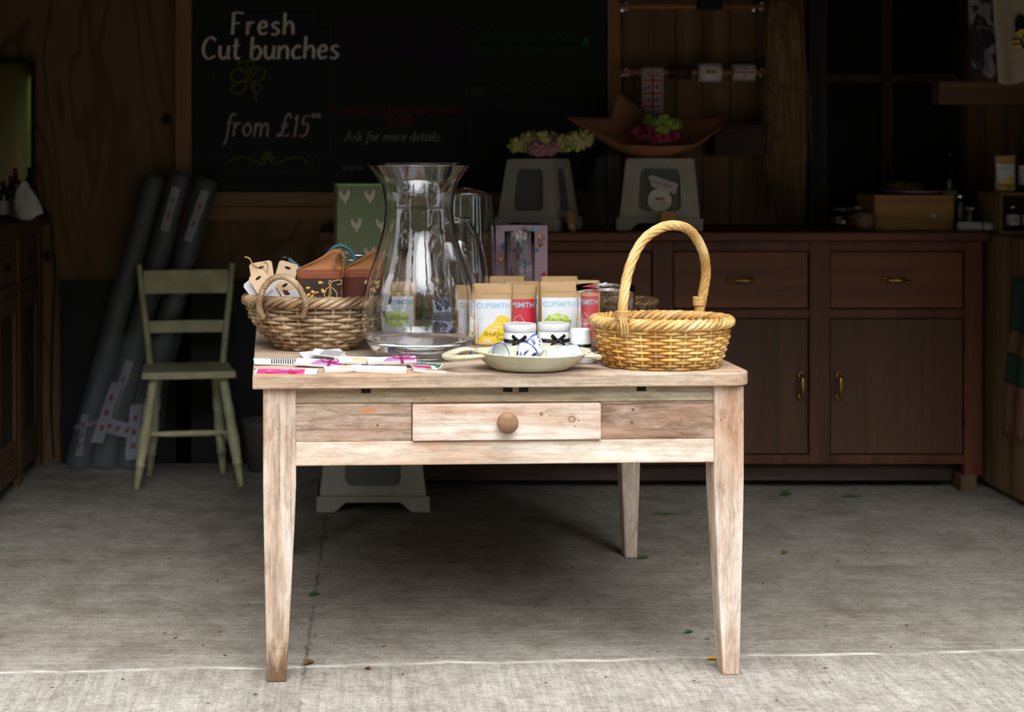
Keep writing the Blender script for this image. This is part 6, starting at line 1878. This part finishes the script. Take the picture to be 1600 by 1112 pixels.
fc('white and buff packet at the front below the row, left of the ribboned one', 536, 579.5, .095, .040, 4, 'buff', .001, 3, -3, False, .009)
fc('thick white packet at the very front, nearest the drawer', 595, 580.5, .13, .040, -2, 'white', .001, 3, 1, False, .010)
fc('white packet with a pink edge just left of the magenta bow by the vase', 612, 573.5, .125, .05, 3, 'mauve', .0145, 7, -2, True, .006)
fc('green leafy printed card lying right of the magenta bow in front of the vase', 668, 573, .075, .05, -14, 'green', .002, 7, 3)
fc('pink printed card tip poking out right of the ribbon in front of the vase', 662, 578, .065, .034, 14, 'pink', .006, 7, 6)
fc('buff kraft card at the right end of the row in front of the vase', 672, 581, .085, .022, -6, 'buff', .0, 4, 3, False, .002)
fc('flat kraft oval card with a price sticker lying behind the vase base', 628, 543, .11, .07, 10, 'buff', .0, 0, 0, False, .0015)

# ------------------------------------------------ litter on the concrete
M_dead = plain('dead_leaf_brown', C(96,66,38), .9, scale=60, var=.3); M_dgr = plain('leaf_scrap_green', C(58,84,38), .9, scale=60, var=.3); M_orl = plain('yellow_leaf', C(206,146,30), .7, scale=60, var=.15); M_stone = plain('stone_chip', C(86,76,66), .9, scale=60, var=.3)
def leafmesh(name, m, L, W, curl, lb, px, py, rz, group=None, cat='leaf'):
    Y = F * H / (py - CY)
    b = MB()
    def fn(u, v):
        w_ = W * math.sin(PI*min(.98, max(.02, u))) ** .8
        return ((u-.5)*L, (v-.5)*w_, .0012 + curl*(abs(v-.5)*2)**2*math.sin(PI*u) + curl*.4*u*u)
    b.grid(fn, 8, 4)
    o = b.build(name, m, loc=(xx(px, Y), Y, .0005), rot=(0,0,rz), solid=.0008)
    return tag(o, lb, cat, group)
leafmesh('fallen_leaf', M_orl, .034, .013, .006, 'small yellow leaf on the concrete beside the right front leg', 1113, 1031, -.2)
leafmesh('fallen_leaf', M_dead, .032, .018, .010, 'curled reddish brown leaf on the concrete right of the left front leg', 483, 1038, .5)
leafmesh('fallen_leaf', M_dead, .02, .011, .006, 'little brown leaf lying just past the joint line, right of the curled one', 575, 1046, -.4)
leafmesh('fallen_leaf', M_dgr, .034, .018, .008, 'pale green leaf scrap on the floor behind the left front leg', 491, 930, .3)
leafmesh('fallen_leaf', M_dgr, .05, .03, .014, 'bright green leaf on the floor in front of the counter kick board', 1228, 774, .2)
leafmesh('fallen_leaf', M_dgr, .09, .02, .006, 'long green leaf strip on the floor before the right counter door', 1330, 777, .1)
leafmesh('fallen_leaf', M_dgr, .045, .022, .006, 'green leaf scrap at the foot of the back right table leg', 1004, 873, .2)
leafmesh('fallen_leaf', M_dgr, .10, .012, .004, 'long thin green stalk on the floor right of the back table leg', 1040, 804, -.1)
leafmesh('fallen_leaf', M_dead, .03, .02, .008, 'dark leaf scrap on the floor right of the right front leg', 1226, 865, .6)
leafmesh('fallen_leaf', M_dgr, .028, .014, .006, 'dark green leaf scrap on the floor left of the right front leg', 1076, 989, .2)
dr_ = random.Random(21)
proto = None
for i in range(90):
    px = dr_.uniform(-10, 1610); py = 770 + 330 * dr_.random() ** 1.1
    if 400 < px < 470 and py > 1020: continue
    Y = F * H / (py - CY); X = xx(px, Y)
    if X < -1.2 or X > 2.4: continue
    if proto is None:
        b = MB(); vs = [(-.007,-.002,0),(.0,-.004,.0),(.006,.0,.0),(.001,.004,0),(-.001,0,.0035)]
        b.add(vs, [(0,1,4),(1,2,4),(2,3,4),(3,0,4),(3,2,1,0)], 0, False)
        proto = tag(b.build('debris_crumb', M_stone), 'tiny dark crumb of leaf or grit scattered on the concrete floor', 'debris', 'crumbs of leaf and grit on the floor'); o = proto
        meshes = [proto.data]
        for m_ in (M_dead, M_dgr):
            me = proto.data.copy(); me.materials.clear(); me.materials.append(m_); meshes.append(me)
    else:
        o = proto.copy(); col.objects.link(o); o.data = meshes[dr_.choice([0,0,1,1,2])]
    s = dr_.uniform(.5, 1.3)
    o.location = (X, Y, .0004); o.rotation_euler = (0, 0, dr_.uniform(0, 6)); o.scale = (s, s*dr_.uniform(.5,1.2), s)
